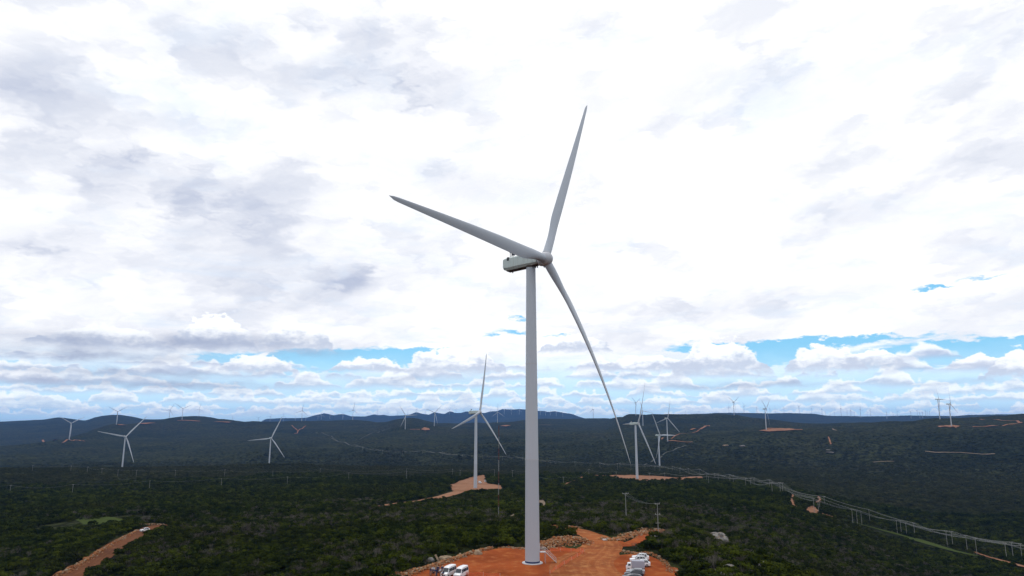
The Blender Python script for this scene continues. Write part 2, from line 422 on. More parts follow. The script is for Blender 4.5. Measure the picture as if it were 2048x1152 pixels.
MIDY = [  # distance, photograph row per column
    (2600, [930, 925, 920, 907, 895, 886, 880, 872, 867, 862, 860]),
    (3300, [918, 912, 902, 888, 876, 868, 864, 858, 851, 845, 843])]
CREST = [(-1100, 4200, 910), (0, 4200, 893), (60, 4250, 888), (100, 4300, 883), (140, 4400, 876), (190, 5000, 861), (230, 5250, 850.5), (280, 5700, 846), (330, 6000, 842), (383, 6100, 836.4),
    (428, 6100, 837.8), (455, 6000, 839), (489, 5900, 843), (508, 5900, 841.6), (521, 5900, 843), (603, 5900, 843), (660, 5900, 843), (703, 5900, 841.3), (729, 5700, 842.6), (754, 5500, 845), (775, 5300, 842.5), (792, 5200, 837.5),
    (817, 5150, 834.4), (838, 5200, 836.3), (856, 5300, 841.3), (875, 5400, 845.8), (930, 5500, 847.3), (982, 5500, 847.3), (1020, 5700, 844.5), (1051, 6000, 839.4), (1083, 6300, 838), (1121, 6500, 839.4), (1167, 6600, 841.6),
    (1214, 6300, 839.7), (1237, 5200, 834.5), (1257, 4700, 833), (1292, 4650, 834.5), (1339, 4650, 831.4), (1440, 4600, 831), (1472, 4600, 833), (1514, 4600, 837.8), (1545, 4600, 841.7), (1592, 4500, 847), (1654, 4300, 846.9),
    (1740, 4000, 843.3), (1837, 3600, 838.9), (1900, 3600, 836.6), (1947, 3800, 833.4), (1994, 3950, 829.5), (2048, 4100, 828.8), (3200, 4200, 828)]
HILLC = [(-1100, 846), (0, 842.5), (40, 841), (90, 838.5), (104, 836.5), (113, 835), (130, 836), (150, 838.5), (171, 841), (178, 839), (188, 835), (205, 831), (222, 829.2), (240, 829.6), (262, 833), (290, 839), (312, 844), (350, 852), (400, 856), (1240, 856), (1900, 853), (1950, 840), (3200, 836)]
FARR = [(-1100, 850), (430, 852), (521, 845), (527, 839.4), (533, 837), (571, 835.4), (590, 836), (613, 835.4), (628, 830.5), (647, 826.5), (655, 827.5), (667, 830.6), (678, 827.8), (688, 828), (701, 831.8), (729, 832.5), (748, 828.3), (758, 830), (768, 829.3), (778, 831.2),
    (800, 831), (818, 829.3), (832, 824.2), (846, 828), (858, 829.3), (868, 824.5), (888, 828.3), (900, 822.3), (910, 826), (923, 825.5), (932, 822.3), (950, 825), (969, 826), (982, 822.3), (994, 822.3), (1004, 818.1), (1023, 819.1), (1040, 817.9), (1050, 819), (1070, 821),
    (1088, 821.7), (1096, 823.6), (1110, 822.3), (1128, 825.5), (1145, 827.5), (1154, 831.4), (1170, 837.0), (1214, 836.6), (1250, 836.0), (1281, 831), (1304, 828), (1347, 829.4), (1386, 827.5), (1417, 826.7), (1435, 825), (1514, 826.6), (1597, 826), (1632, 827.7), (1654, 830.8),
    (1740, 832.3), (1822, 831), (1869, 832.2), (1908, 832.2), (1955, 829.8), (2009, 828.5), (3200, 832)]
A0 = lambda px: math.degrees(math.atan2(*ray(px, 838)[:2]))
# one table of slopes: rows = azimuth samples, columns = log distance samples
AZ = np.linspace(-62, 62, 1241)
PXA = 1024 + FPX * np.tan(np.radians(AZ)) * ray(1024, 838)[1]
LD = np.linspace(math.log(40), math.log(20000), 700)
FARD = np.interp(PXA, [-1100, 500, 1150, 1230, 1300, 3200], [15000, 15000, 15000, 12500, 11000, 11000])
def _table():
    T = np.zeros((len(AZ), len(LD)))
    crest_d = np.interp(PXA, [c[0] for c in CREST], [c[1] for c in CREST]); crest_y = np.interp(PXA, [c[0] for c in CREST], [c[2] for c in CREST])
    hc = np.interp(PXA, [c[0] for c in HILLC], [c[1] for c in HILLC]); fr_ = np.interp(PXA, [c[0] for c in FARR], [c[1] for c in FARR])
    for i, px in enumerate(PXA):
        k = [(d, np.interp(px, COLX, z) / d) for d, z in NEAR]
        for d, ys in MIDY: k.append((d, slope_of(px, np.interp(px, COLX, ys))))
        cd, cy = crest_d[i], crest_y[i]
        if cd > 4500: k.append((4100, slope_of(px, np.interp(4100, [3300, cd], [np.interp(px, COLX, MIDY[1][1]), cy + 2]))))
        sc = slope_of(px, cy); k += [(cd, sc), (cd * 1.04, sc - .0006), (cd * 1.13, sc - .008)]
        hd = float(np.interp(px, [700, 1200], [9600, 7900])); sh = slope_of(px, hc[i])
        k += [(hd - 300, sh - .0015), (hd, sh), (hd + 350, sh - .002)]
        fd = FARD[i]; sf = slope_of(px, fr_[i])
        k += [(hd + 900, min(sh, sf) - .008), (fd * .86, sf - .012), (fd * .93, sf - .0055), (fd, sf), (fd * 1.04, sf - .001), (fd * 1.2, sf - .01), (18800, -.006), (21000, -.006)]
        ld = np.log([a for a, _ in k]); sv = np.array([b for _, b in k])
        # smooth (cosine) steps between keys beyond 2 km, linear nearer
        j = np.clip(np.searchsorted(ld, LD) - 1, 0, len(ld) - 2); t = np.clip((LD - ld[j]) / (ld[j + 1] - ld[j]), 0, 1)
        ts = t * t * (3 - 2 * t); w = np.clip((LD - math.log(3500)) / .3, 0, 1); t = t * (1 - .6 * w) + ts * .6 * w
        T[i] = sv[j] * (1 - t) + sv[j + 1] * t
    return T
TAB = _table()
# light smoothing along distance for the near range
_k = np.array([1, 4, 6, 4, 1]) / 16.0
nearm = LD < math.log(2500)
TS = TAB.copy()
for _ in range(6):
    pad_ = np.pad(TS, ((0, 0), (2, 2)), mode='edge'); sm_ = sum(_k[q] * pad_[:, q:q + TS.shape[1]] for q in range(5)); TS[:, nearm] = sm_[:, nearm]
TAB = TS
PADC = (16.0, 182.0)
BASES = []     # (x, y, z, radius) filled below from the turbine list
def smst(a, b, v): t = np.clip((v - a) / (b - a), 0, 1); return t * t * (3 - 2 * t)
def _raw(x, y):
    x = np.asarray(x, float); y = np.asarray(y, float)
    d = np.maximum(np.hypot(x, y), 1.0); a = np.degrees(np.arctan2(x, y))
    ai = (np.clip(a, -61.99, 61.99) + 62) * 10.0; li = (np.clip(np.log(d), LD[0], LD[-1] - 1e-6) - LD[0]) / (LD[1] - LD[0])
    i0 = np.clip(ai.astype(int), 0, len(AZ) - 2); j0 = np.clip(li.astype(int), 0, len(LD) - 2); fi = ai - i0; fj = li - j0
    s = (TAB[i0, j0] * (1 - fi) + TAB[i0 + 1, j0] * fi) * (1 - fj) + (TAB[i0, j0 + 1] * (1 - fi) + TAB[i0 + 1, j0 + 1] * fi) * fj
    z = s * np.maximum(d, 40)
    z = np.where(d < 40, s * 40, z)
    amp = np.clip(d * .004, .25, 14) * (1 - .5 * smst(3000, 5000, d))
    wl = np.clip(d * .16, 30, 900)
    z = z + amp * 2 * (fbm(x / 160., y / 160., 3) * smst(150, 500, d) * .8 + fbm(x / 700., y / 700., 9) * smst(1200, 2500, d)) + .25 * fbm(x / 14., y / 14., 5) * smst(9000, 2000, d)
    gl = 1 - np.abs(fbm(x / 420., y / 420., 41, 4)) * 5; z = z - np.clip(gl, 0, 1) ** 2 * 13 * smst(1700, 2300, d) * smst(6500, 4500, d)
    # outside the pictured wedge the land simply rolls on
    out = smst(46, 62, np.abs(a)); z = z * (1 - out) + out * (-60 + 40 * fbm(x / 1500., y / 1500., 21) - .002 * d)
    return z + CAMZ
def height(x, y):
    z = _raw(x, y); x = np.asarray(x, float); y = np.asarray(y, float)
    # the levelled pad and the road leaving it
    w = 1 - smst(.8, 1.55, np.sqrt(((x - PADC[0]) / 58.) ** 2 + ((y - PADC[1]) / 52.) ** 2))
    z = z * (1 - w) + w * (.05 * fbm(x / 9., y / 9., 31))
    for (bx, by, dz, r) in BASES:
        z = z + dz * np.exp(-((x - bx) ** 2 + (y - by) ** 2) / (r * r))
    return z
def hit(px, py, dmin=60., dmax=30000.):
    x, y, z = ray(px, py); h = math.hypot(x, y); x /= h; y /= h; z /= h
    d = np.exp(np.linspace(math.log(dmin), math.log(dmax), 3000)); g = height(x * d, y * d) - (CAMZ + z * d)
    idx = np.where(g >= 0)[0]
    if len(idx) == 0: k = int(np.argmax(g / d)); dd = d[k]
    else:
        k = idx[0]; dd = d[k]
        if k > 0: dd = d[k - 1] + (d[k] - d[k - 1]) * (-g[k - 1]) / (g[k] - g[k - 1] + 1e-9)
    return float(x * dd), float(y * dd), float(height(x * dd, y * dd))

TURB = [  # x, y, z(rel. camera), yaw, azimuth, label
    ('T1', 5.4, 190.8, -37.4, 32.3, 91.5, 'huge white wind turbine on the red earth pad in the foreground, tallest in the picture'),
    ('T2', -39.6, 765.1, -73.9, 27.1, 344.8, 'white turbine left of the big tower, on an orange clearing with two parked vans'),
    ('T3', 185.9, 1048.4, -88.0, 345.9, 28.0, 'white turbine right of the big tower whose foot meets a long narrow orange clearing'),
    ('T3b', 383.6, 1828.5, -123.0, 45.2, 28.5, 'white turbine with one blade level to the right, just behind the power lines'),
    ('T3c', 553.5, 2485.8, -78.8, 329.0, 15.4, 'white turbine on the dark slope behind the one with its blade level to the right'),
    ('T3d', 730.6, 3881.3, -37.0, 318.3, 100.4, 'small turbine partly hidden behind the upright blade of a nearer turbine'),
    ('T3e', 804.8, 4510.7, 22.6, 40.1, 58.2, 'small turbine with a V of blades against sky, foot hidden by the dark crest'),
    ('T1186', 761.6, 6512.7, 7.0, 158.8, 1.2, 'small lone turbine between the blue mountains and the dark hill right of the tower'),
    ('T4', -986.6, 1781.7, -125.3, 43.9, 78.2, 'leaning looking white turbine at far left rising behind the green plateau edge'),
    ('T5', -2205.1, 3479.3, -102.0, 38.4, 59.1, 'leftmost turbine of all, on the dark spur in front of the blue hills'),
    ('T6', -2550.9, 4486.5, -35.0, 50.5, 60.6, 'small turbine standing in front of the rounded blue hill at left'),
    ('T7', -2873.9, 5825.1, -7.9, 56.6, 90.5, 'left one of the close pair of turbines on the dark left hilltop, one blade level'),
    ('T8', -2482.5, 5228.4, -5.0, 53.1, 55.8, 'right one of the close pair of turbines on the dark left hilltop'),
    ('T9', -3563.7, 7901.9, 32.2, 43.2, 348.4, 'small pale turbine behind the crown of the dark left hilltop'),
    ('T10', -696.7, 2017.6, -135.5, 51.2, 94.7, 'white turbine behind the plateau edge left of centre, one blade level to the left'),
    ('T11', -1641.3, 5427.5, -17.0, 83.7, 349.6, 'small turbine on the long crest above the forked orange track'),
    ('T12', -1297.3, 5661.3, -8.8, 54.4, 349.3, 'small turbine on the crest in front of the twin blue peaks'),
    ('T13', -597.0, 3893.3, -62.5, 65.7, 33.1, 'turbine with blades up left and down left, beside a bright orange clearing'),
    ('T14', -464.0, 4157.0, -43.0, 56.6, 71.4, 'turbine right of the bright orange clearing, in front of a pointed blue peak'),
    ('T15', -110.3, 5272.2, -30.3, 53.2, 358.6, 'small turbine seen just behind the striped mast with one blade straight up'),
    ('T16', 1388.7, 4340.0, 22.2, 52.1, 62.8, 'turbine on the dark crest at right with two blades spread in a V'),
    ('T17', 981.6, 2690.0, -42.8, 35.0, 62.5, 'turbine on a wide stony orange clearing right of centre'),
    ('T18', 1754.7, 2849.3, -1.0, 15.9, 332.8, 'left one of the tall pair of turbines near the right edge, foot behind the crest'),
    ('T19', 1582.5, 2506.7, -27.8, 19.2, 360.0, 'right one of the tall pair near the right edge, on a small orange circle')]
for (n, x, y, z, *_r) in TURB[1:]:
    d = math.hypot(x, y); dz = z + CAMZ - float(_raw(x, y)); BASES.append((x, y, dz, max(70., d * .05)))

# ground sheet: polar grid, fine inside the view, coarse behind
def build_ground():
    az = np.concatenate([np.linspace(-180, -50, 60, endpoint=False), np.linspace(-50, 50, 720, endpoint=False), np.linspace(50, 180, 60, endpoint=False)])
    rr = np.concatenate([np.array([0.5, 8, 18, 28]), np.exp(np.linspace(math.log(38), math.log(20000), 600))])
    A, Rr = np.meshgrid(np.radians(az), rr); Xg = Rr * np.sin(A); Yg = Rr * np.cos(A); Zg = height(Xg, Yg)
    na, nr = len(az), len(rr); vs = np.stack([Xg, Yg, Zg], -1).reshape(-1, 3)
    i = np.arange(nr - 1)[:, None] * na; j = np.arange(na)[None, :]; jn = (j + 1) % na
    f = np.stack([i + j, i + na + j, i + na + jn, i + jn], -1).reshape(-1, 4)
    me = bpy.data.meshes.new('ground'); me.vertices.add(len(vs)); me.vertices.foreach_set('co', vs.ravel())
    me.loops.add(f.size); me.loops.foreach_set('vertex_index', f.ravel().astype(np.int32)); me.polygons.add(len(f))
    me.polygons.foreach_set('loop_start', np.arange(len(f), dtype=np.int32) * 4); me.update(calc_edges=True)
    me.polygons.foreach_set('use_smooth', np.ones(len(f), bool))
    bm = bmesh.new(); bm.from_mesh(me); bm.normal_update(); bm.faces.ensure_lookup_table()
    if bm.faces[5000].normal.z < 0: bmesh.ops.reverse_faces(bm, faces=bm.faces)
    bm.to_mesh(me); bm.free()
    me.materials.append(M['ground']); o = bpy.data.objects.new('ground', me); COL.objects.link(o); o['kind'] = 'structure'
build_ground()

# ------------------------------------------------------------------ draped sheets (roads, pads)
KEEP = []          # masks for the vegetation: functions (x, y) -> bool inside
def off(d): return .05 + max(0, d - 250) * .0011
def inside(poly, x, y):
    x = np.asarray(x); y = np.asarray(y); r = np.zeros(x.shape, bool); n = len(poly)
    for i in range(n):
        x1, y1 = poly[i]; x2, y2 = poly[(i + 1) % n]
        c = ((y1 > y) != (y2 > y)) & (x < (x2 - x1) * (y - y1) / ((y2 - y1) or 1e-9) + x1); r ^= c
    return r
def near_line(pts, hw, x, y):
    x = np.asarray(x); y = np.asarray(y); r = np.zeros(x.shape, bool)
    for (a, b) in zip(pts[:-1], pts[1:]):
        ax, ay = a[:2]; dx, dy = b[0] - ax, b[1] - ay; L = dx * dx + dy * dy + 1e-9
        t = np.clip(((x - ax) * dx + (y - ay) * dy) / L, 0, 1); r |= np.hypot(x - ax - t * dx, y - ay - t * dy) < hw
    return r
def sheet(name, outline, m, extra=0.0, world_pts=False, seed=1, rag=.0, keep=True, kind='structure'):
    pts = [p if world_pts else hit(*p)[:2] for p in outline]
    poly = []
    for i in range(len(pts)):       # subdivide and roughen the outline
        a, b = pts[i], pts[(i + 1) % len(pts)]; k = max(2, min(14, int(math.hypot(b[0] - a[0], b[1] - a[1]) / (1.5 + .01 * math.hypot(*a)))))
        for q in range(k):
            t = q / k; poly.append((a[0] * (1 - t) + b[0] * t, a[1] * (1 - t) + b[1] * t))
    cx = sum(p[0] for p in poly) / len(poly); cy = sum(p[1] for p in poly) / len(poly)
    if rag:
        poly = [(p[0] + rag * 2 * fbm(p[0] / (3 * rag), p[1] / (3 * rag), seed), p[1] + rag * 2 * fbm(p[0] / (3 * rag), p[1] / (3 * rag), seed + 50)) for p in poly]
    if keep: KEEP.append(lambda x, y, poly=list(poly): inside(poly, x, y))
    nr = 14; vs = []; fs = []; n = len(poly)
    for k in range(1, nr + 1):
        for p in poly:
            t = k / nr; x = cx + (p[0] - cx) * t; y = cy + (p[1] - cy) * t; vs.append((x, y))
    vs.append((cx, cy)); P_ = np.array(vs); D = np.hypot(P_[:, 0], P_[:, 1]); z = height(P_[:, 0], P_[:, 1]) + .05 + np.maximum(0, D - 250) * .0011 + extra
    for k in range(nr - 1):
        for i in range(n): fs.append((k * n + i, k * n + (i + 1) % n, (k + 1) * n + (i + 1) % n, (k + 1) * n + i))
    for i in range(n): fs.append((len(vs) - 1, (i + 1) % n, i))
    b = MB(); b.add([(v[0], v[1], zz) for v, zz in zip(vs, z)], fs); o = b.build(name, m, smooth=True); o['kind'] = kind
    bm = bmesh.new(); bm.from_mesh(o.data); bmesh.ops.recalc_face_normals(bm, faces=bm.faces)
    if sum(f.normal.z for f in bm.faces) < 0: bmesh.ops.reverse_faces(bm, faces=bm.faces)
    bm.to_mesh(o.data); bm.free(); return o
def spline(pts, n=8):
    out = []
    P_ = [pts[0]] + list(pts) + [pts[-1]]
    for i in range(1, len(P_) - 2):
        p0, p1, p2, p3 = (np.array(P_[i + k], float) for k in (-1, 0, 1, 2))
        for q in range(n):
            t = q / n; out.append(.5 * (2 * p1 + (p2 - p0) * t + (2 * p0 - 5 * p1 + 4 * p2 - p3) * t * t + (3 * p1 - p0 - 3 * p2 + p3) * t ** 3))
    out.append(np.array(pts[-1], float)); return out
def ribbon(name, pxs, width, m, extra=0.0, world_pts=False, seed=3, keep=1.0, n=8, kind='structure', vary=.2, dmin=60.):
    pts = [p if world_pts else hit(*p, dmin=dmin)[:2] for p in pxs]; pts = spline(pts, n)
    ws = width if isinstance(width, (list, tuple)) else [width] * len(pxs); ws = np.interp(np.linspace(0, 1, len(pts)), np.linspace(0, 1, len(ws)), ws)
    C = np.array(pts); Tn = np.gradient(C, axis=0); Tn /= (np.linalg.norm(Tn, axis=1, keepdims=True) + 1e-9); Nn = np.stack([Tn[:, 1], -Tn[:, 0]], 1)
    nc = 9; vs = []; ac = []
    for i in range(len(C)):
        w = ws[i] / 2
        for k in range(nc):
            t = -1 + 2 * k / (nc - 1); e = 1 + vary * 2 * fbm(C[i, 0] / (ws[i] * .8), C[i, 1] / (ws[i] * .8), seed + (5 if t < 0 else 0))
            q = C[i] + Nn[i] * (w * t * e); vs.append(q); ac.append(t * .5 + .5)
    V_ = np.array(vs); D = np.hypot(V_[:, 0], V_[:, 1]); z = height(V_[:, 0], V_[:, 1]) + .05 + np.maximum(0, D - 250) * .0011 + extra
    fs = [(i * nc + k, i * nc + k + 1, (i + 1) * nc + k + 1, (i + 1) * nc + k) for i in range(len(C) - 1) for k in range(nc - 1)]
    b = MB(); b.add([(v[0], v[1], zz) for v, zz in zip(V_, z)], fs); o = b.build(name, m, smooth=True); o['kind'] = kind
    at = o.data.attributes.new('across', 'FLOAT', 'POINT'); at.data.foreach_set('value', np.array(ac, np.float32))
    bm = bmesh.new(); bm.from_mesh(o.data); bmesh.ops.recalc_face_normals(bm, faces=bm.faces)
    if sum(f.normal.z for f in bm.faces) < 0: bmesh.ops.reverse_faces(bm, faces=bm.faces)
    bm.to_mesh(o.data); bm.free()
    if keep:
        h_ = ws[:, None] / 2 * keep + .5; poly = [tuple(q) for q in (C + Nn * h_)[::2]] + [tuple(q) for q in (C - Nn * h_)[::-2]]
        KEEP.append(lambda x, y, poly=poly: inside(poly, x, y))
    return o
pad_px = [(1160, 1100), (1120, 1094), (1080, 1094), (1040, 1095), (1000, 1096), (960, 1103), (925, 1114), (885, 1128), (850, 1140), (800, 1160)]
pad_w = [hit(*p)[:2] for p in pad_px] + [(-34, 150), (-28, 118), (34, 114), (38, 150), (42, 185)]
sheet('dirt_pad', pad_w, M['pad'], 0.0, True, 4, .8)
park_w = [hit(*p)[:2] for p in [(1230, 1112), (1262, 1108), (1292, 1109), (1318, 1119), (1338, 1137), (1345, 1152)]] + [(46, 128), (36, 118), (24, 130), (26, 170)]
sheet('dirt_parking_area', park_w, M['pad'], 0.015, True, 8, .6)
road_w = [(14, 112), (20, 140), hit(1165, 1135)[:2], hit(1190, 1108)[:2], hit(1204, 1090)[:2], hit(1192, 1075)[:2], hit(1170, 1066)[:2], hit(1140, 1057)[:2], hit(1105, 1054)[:2]]
ribbon('dirt_road', road_w, [22, 20, 17, 14, 12, 9, 7, 6, 6], M['road'], .03, True, keep=1.15, vary=.12)
side_w = [hit(*p)[:2] for p in [(1200, 1088), (1225, 1086), (1255, 1090), (1290, 1072), (1320, 1070)]]
ribbon('dirt_track', side_w, [9, 8, 4.5, 4, 4], M['pad'], .022, True, keep=1.1, vary=.45)
ribbon('dirt_road', [(100, 1175), (165, 1138), (215, 1102), (262, 1075), (298, 1058), (328, 1050)], [12, 12, 11, 10, 10, 11], M['brownroad'], .03, keep=1.05, vary=.08)
# clearings and tracks round the other machines
sheet('dirt_clearing', [(895, 972), (920, 963), (945, 955), (968, 951), (972, 958), (975, 968), (1002, 972), (1004, 980), (965, 982), (950, 985), (925, 984), (905, 982)], M['farsoil'], 0, rag=2)
ribbon('dirt_road', [(925, 982), (890, 993), (850, 1001), (815, 1006), (780, 1010), (755, 1016)], [15, 12, 10, 10, 9, 8], M['farsoil'], .1, keep=1.8)
sheet('dirt_clearing', [(1215, 952), (1262, 951), (1310, 953), (1360, 957), (1405, 954), (1408, 959), (1370, 961), (1330, 962), (1285, 963), (1240, 957)], M['farsoil'], 0, rag=3)
ribbon('dirt_track', [(1125, 949), (1170, 951), (1215, 954), (1250, 955)], [8, 6, 9, 9], M['farsoil'], .1)
ribbon('dirt_track', [(1545, 990), (1568, 988), (1588, 992), (1585, 1003), (1592, 1016)], [3, 8, 6, 4, 3], M['farsoil'], .2)
sheet('dirt_clearing', [(1610, 1022), (1624, 1012), (1632, 1016), (1640, 1026), (1625, 1028)], M['farsoil'], .1, rag=2)
ribbon('dirt_track', [(1634, 1010), (1639, 1002), (1636, 994)], [5, 5, 3], M['farsoil'], .2)
ribbon('dirt_track', [(1625, 1024), (1650, 1030), (1668, 1036)], [6, 5, 4], M['farsoil'], .2)
ribbon('grass_strip', [(1668, 1036), (1715, 1048), (1765, 1062), (1815, 1076), (1870, 1092), (1925, 1107), (1965, 1115)], [1.5, 4, 9, 12, 10, 6, 2], M['grass'], .15, kind='stuff', keep=1.2)
ribbon('dirt_track', [(1945, 1104), (1975, 1115), (2005, 1123), (2040, 1133), (2070, 1140)], [2.5, 3, 4, 6, 4], M['farsoil'], .3)
for line, w in (([(632, 866), (655, 872), (690, 886), (725, 896), (765, 903), (800, 906), (830, 904), (860, 905), (900, 911), (950, 914), (1000, 915), (1050, 920), (1100, 926), (1150, 929), (1210, 932), (1262, 934)], 5),
                ([(1270, 934), (1300, 926), (1325, 912), (1345, 903)], 5), ([(1345, 903), (1375, 893)], 6), ([(710, 882), (735, 872), (770, 860)], 6)):
    ribbon('cleared_corridor', line, w, M['corr'] if 'corr' in M else M.setdefault('corr', mat('corridor_scrub', _soil((.05, .055, .04), (.09, .095, .075), (.15, .15, .12), .2))), 0, keep=0)
for line, w, mm in (([(583, 852), (590, 858), (596, 863), (605, 858), (612, 853)], 6, 'farsoil'), ([(596, 863), (589, 869)], 6, 'farsoil'), ([(820, 860), (840, 860)], 12, 'farsoil'), ([(1382, 861), (1405, 857), (1418, 852)], 12, 'farsoil'),
                    ([(1335, 883), (1360, 884), (1385, 885)], 10, 'farsoil'), ([(1323, 880), (1350, 873), (1400, 860)], 5, 'farsoil'), ([(1945, 855), (1975, 854), (2010, 852), (2035, 848), (2042, 846), (2030, 843), (1995, 841), (1960, 840)], 9, 'farsoil'),
                    ([(1850, 904), (1890, 906), (1940, 908), (1990, 909)], 4, 'palesoil'), ([(1657, 875), (1660, 884), (1662, 890)], 4, 'farsoil'), ([(1665, 859), (1688, 860)], 7, 'palesoil'), ([(1745, 926), (1790, 924)], 6, 'palesoil'),
                    ([(1165, 955), (1125, 972), (1110, 975)], 4, 'farsoil'), ([(1015, 1042), (1040, 1024), (1052, 1018)], 3, 'palesoil'), ([(1083, 1000), (1085, 1020)], 5, 'palesoil'), ([(1000, 983), (1030, 990), (1052, 998)], 3, 'palesoil'),
                    ([(85, 881.5), (112, 880)], 12, 'farsoil'), ([(125, 887), (150, 881), (168, 884)], 9, 'farsoil'), ([(282, 849), (305, 847)], 60, 'farsoil'), ([(236, 851), (252, 851.5)], 18, 'farsoil'), ([(355, 842.5), (400, 844)], 40, 'farsoil'), ([(430, 845), (460, 846)], 45, 'farsoil'), ([(1070, 851), (1103, 851.5)], 12, 'palesoil')):
    ribbon('dirt_track', line, w, M[mm], .1, keep=1.1 if w < 14 else 0, n=5)
sheet('dirt_clearing', [(842, 860), (848, 856), (858, 858), (860, 861), (850, 862)], M['farsoil'], 0, keep=False)
sheet('dirt_clearing', [(1000, 853), (1012, 851.5), (1022, 852), (1012, 854)], M['farsoil'], 0, keep=False)
sheet('dirt_clearing', [(1518, 862), (1530, 860), (1560, 857.5), (1590, 859), (1607, 861), (1570, 863), (1540, 864)], M['farsoil'], 0, keep=False, rag=8)
sheet('dirt_clearing', [(1875, 854), (1890, 852), (1905, 851.5), (1920, 853), (1900, 856)], M['farsoil'], 0, keep=False)
sheet('grass_patch', [(150, 1040), (190, 1030), (240, 1038), (262, 1050), (215, 1052), (165, 1050)], M['grass'], 0, rag=3, kind='stuff', keep=False)
KEEP.append(lambda x, y, c=hit(200, 1041): (np.hypot((x - c[0]) / 1.6, y - c[1]) < 24) & (vnoise(x / 5., y / 5., 61) > .38))
PITCHB = R(-17)
HAZEC = (.15, .40, 1.0, 1); HAZED = 3.0e-5
# ------------------------------------------------------------------ wind turbines
TILT = R(5); HT = 80.0; RB = 68.9
def ring(cx, cy, cz, r, n, ax='Z'):
    return [(cx + r * math.cos(2 * math.pi * i / n), cy + r * math.sin(2 * math.pi * i / n), cz) for i in range(n)]
def blade_mesh(bulge, pitch, R_, seg=34, n=20, cmax=3.65):
    """blade along local +Z; +X is upwind (rotor axis), Y lies in the rotor plane"""
    b = MB(); rings = []
    for k in range(seg + 1):
        t = k / seg; t = t ** .9; r = 1.2 + (R_ - 1.2) * t
        u = r / R_
        if u < .05: ch, th, bl = 2.35, 2.35, 0
        else:
            q = min(1, (u - .05) / .17); q = q * q * (3 - 2 * q)
            ch = 2.35 + (cmax - 2.35) * q if u < .22 else cmax * (1 - .78 * ((u - .22) / .78) ** 1.15)
            if .12 < u < .34: ch -= .10 * (1 - abs(u - .22) / .12) if abs(u - .22) < .12 else 0
            if u > .955: ch *= max(.06, math.sqrt(max(0, 1 - ((u - .955) / .045) ** 2)))
            bl = q; thr = 1 - .78 * q if u < .22 else .22 + (.13 - .22) * (u - .22) / .78
            th = 2.35 * (1 - q) + ch * max(.18, .34 - .16 * u) * q if u < .22 else ch * max(.18, .34 - .16 * u)
            th = max(th, .05)
        tw = R(14) * (1 - u) ** 1.5
        ang = pitch + tw; ca, sa = math.cos(ang), math.sin(ang)
        x0 = math.sin(CONE) * 0 + r * math.tan(CONE) * 1.0 + bulge * 4 * u * (1 - u) * (1.15 - .3 * u)
        pts = []
        for i in range(n):
            a = 2 * math.pi * i / n
            cxx = math.cos(a); syy = math.sin(a)
            # morph from circle to an aerofoil with a sharp trailing edge at -Y
            yc = (.5 * cxx - bl * .18) * ch
            sharp = (.5 + .5 * cxx) ** (.55 * bl) if cxx > -1 else (0 if bl > 0 else 1)
            xc = .5 * th * syy * (sharp if bl > 0 else 1) * (1.0 + .12 * bl)
            pts.append((x0 + xc * ca - yc * sa, xc * sa + yc * ca, r))
        rings.append(pts)
    b.loft(rings); return b
CONE = .055
def lerp(a, b, t): return a + (b - a) * t
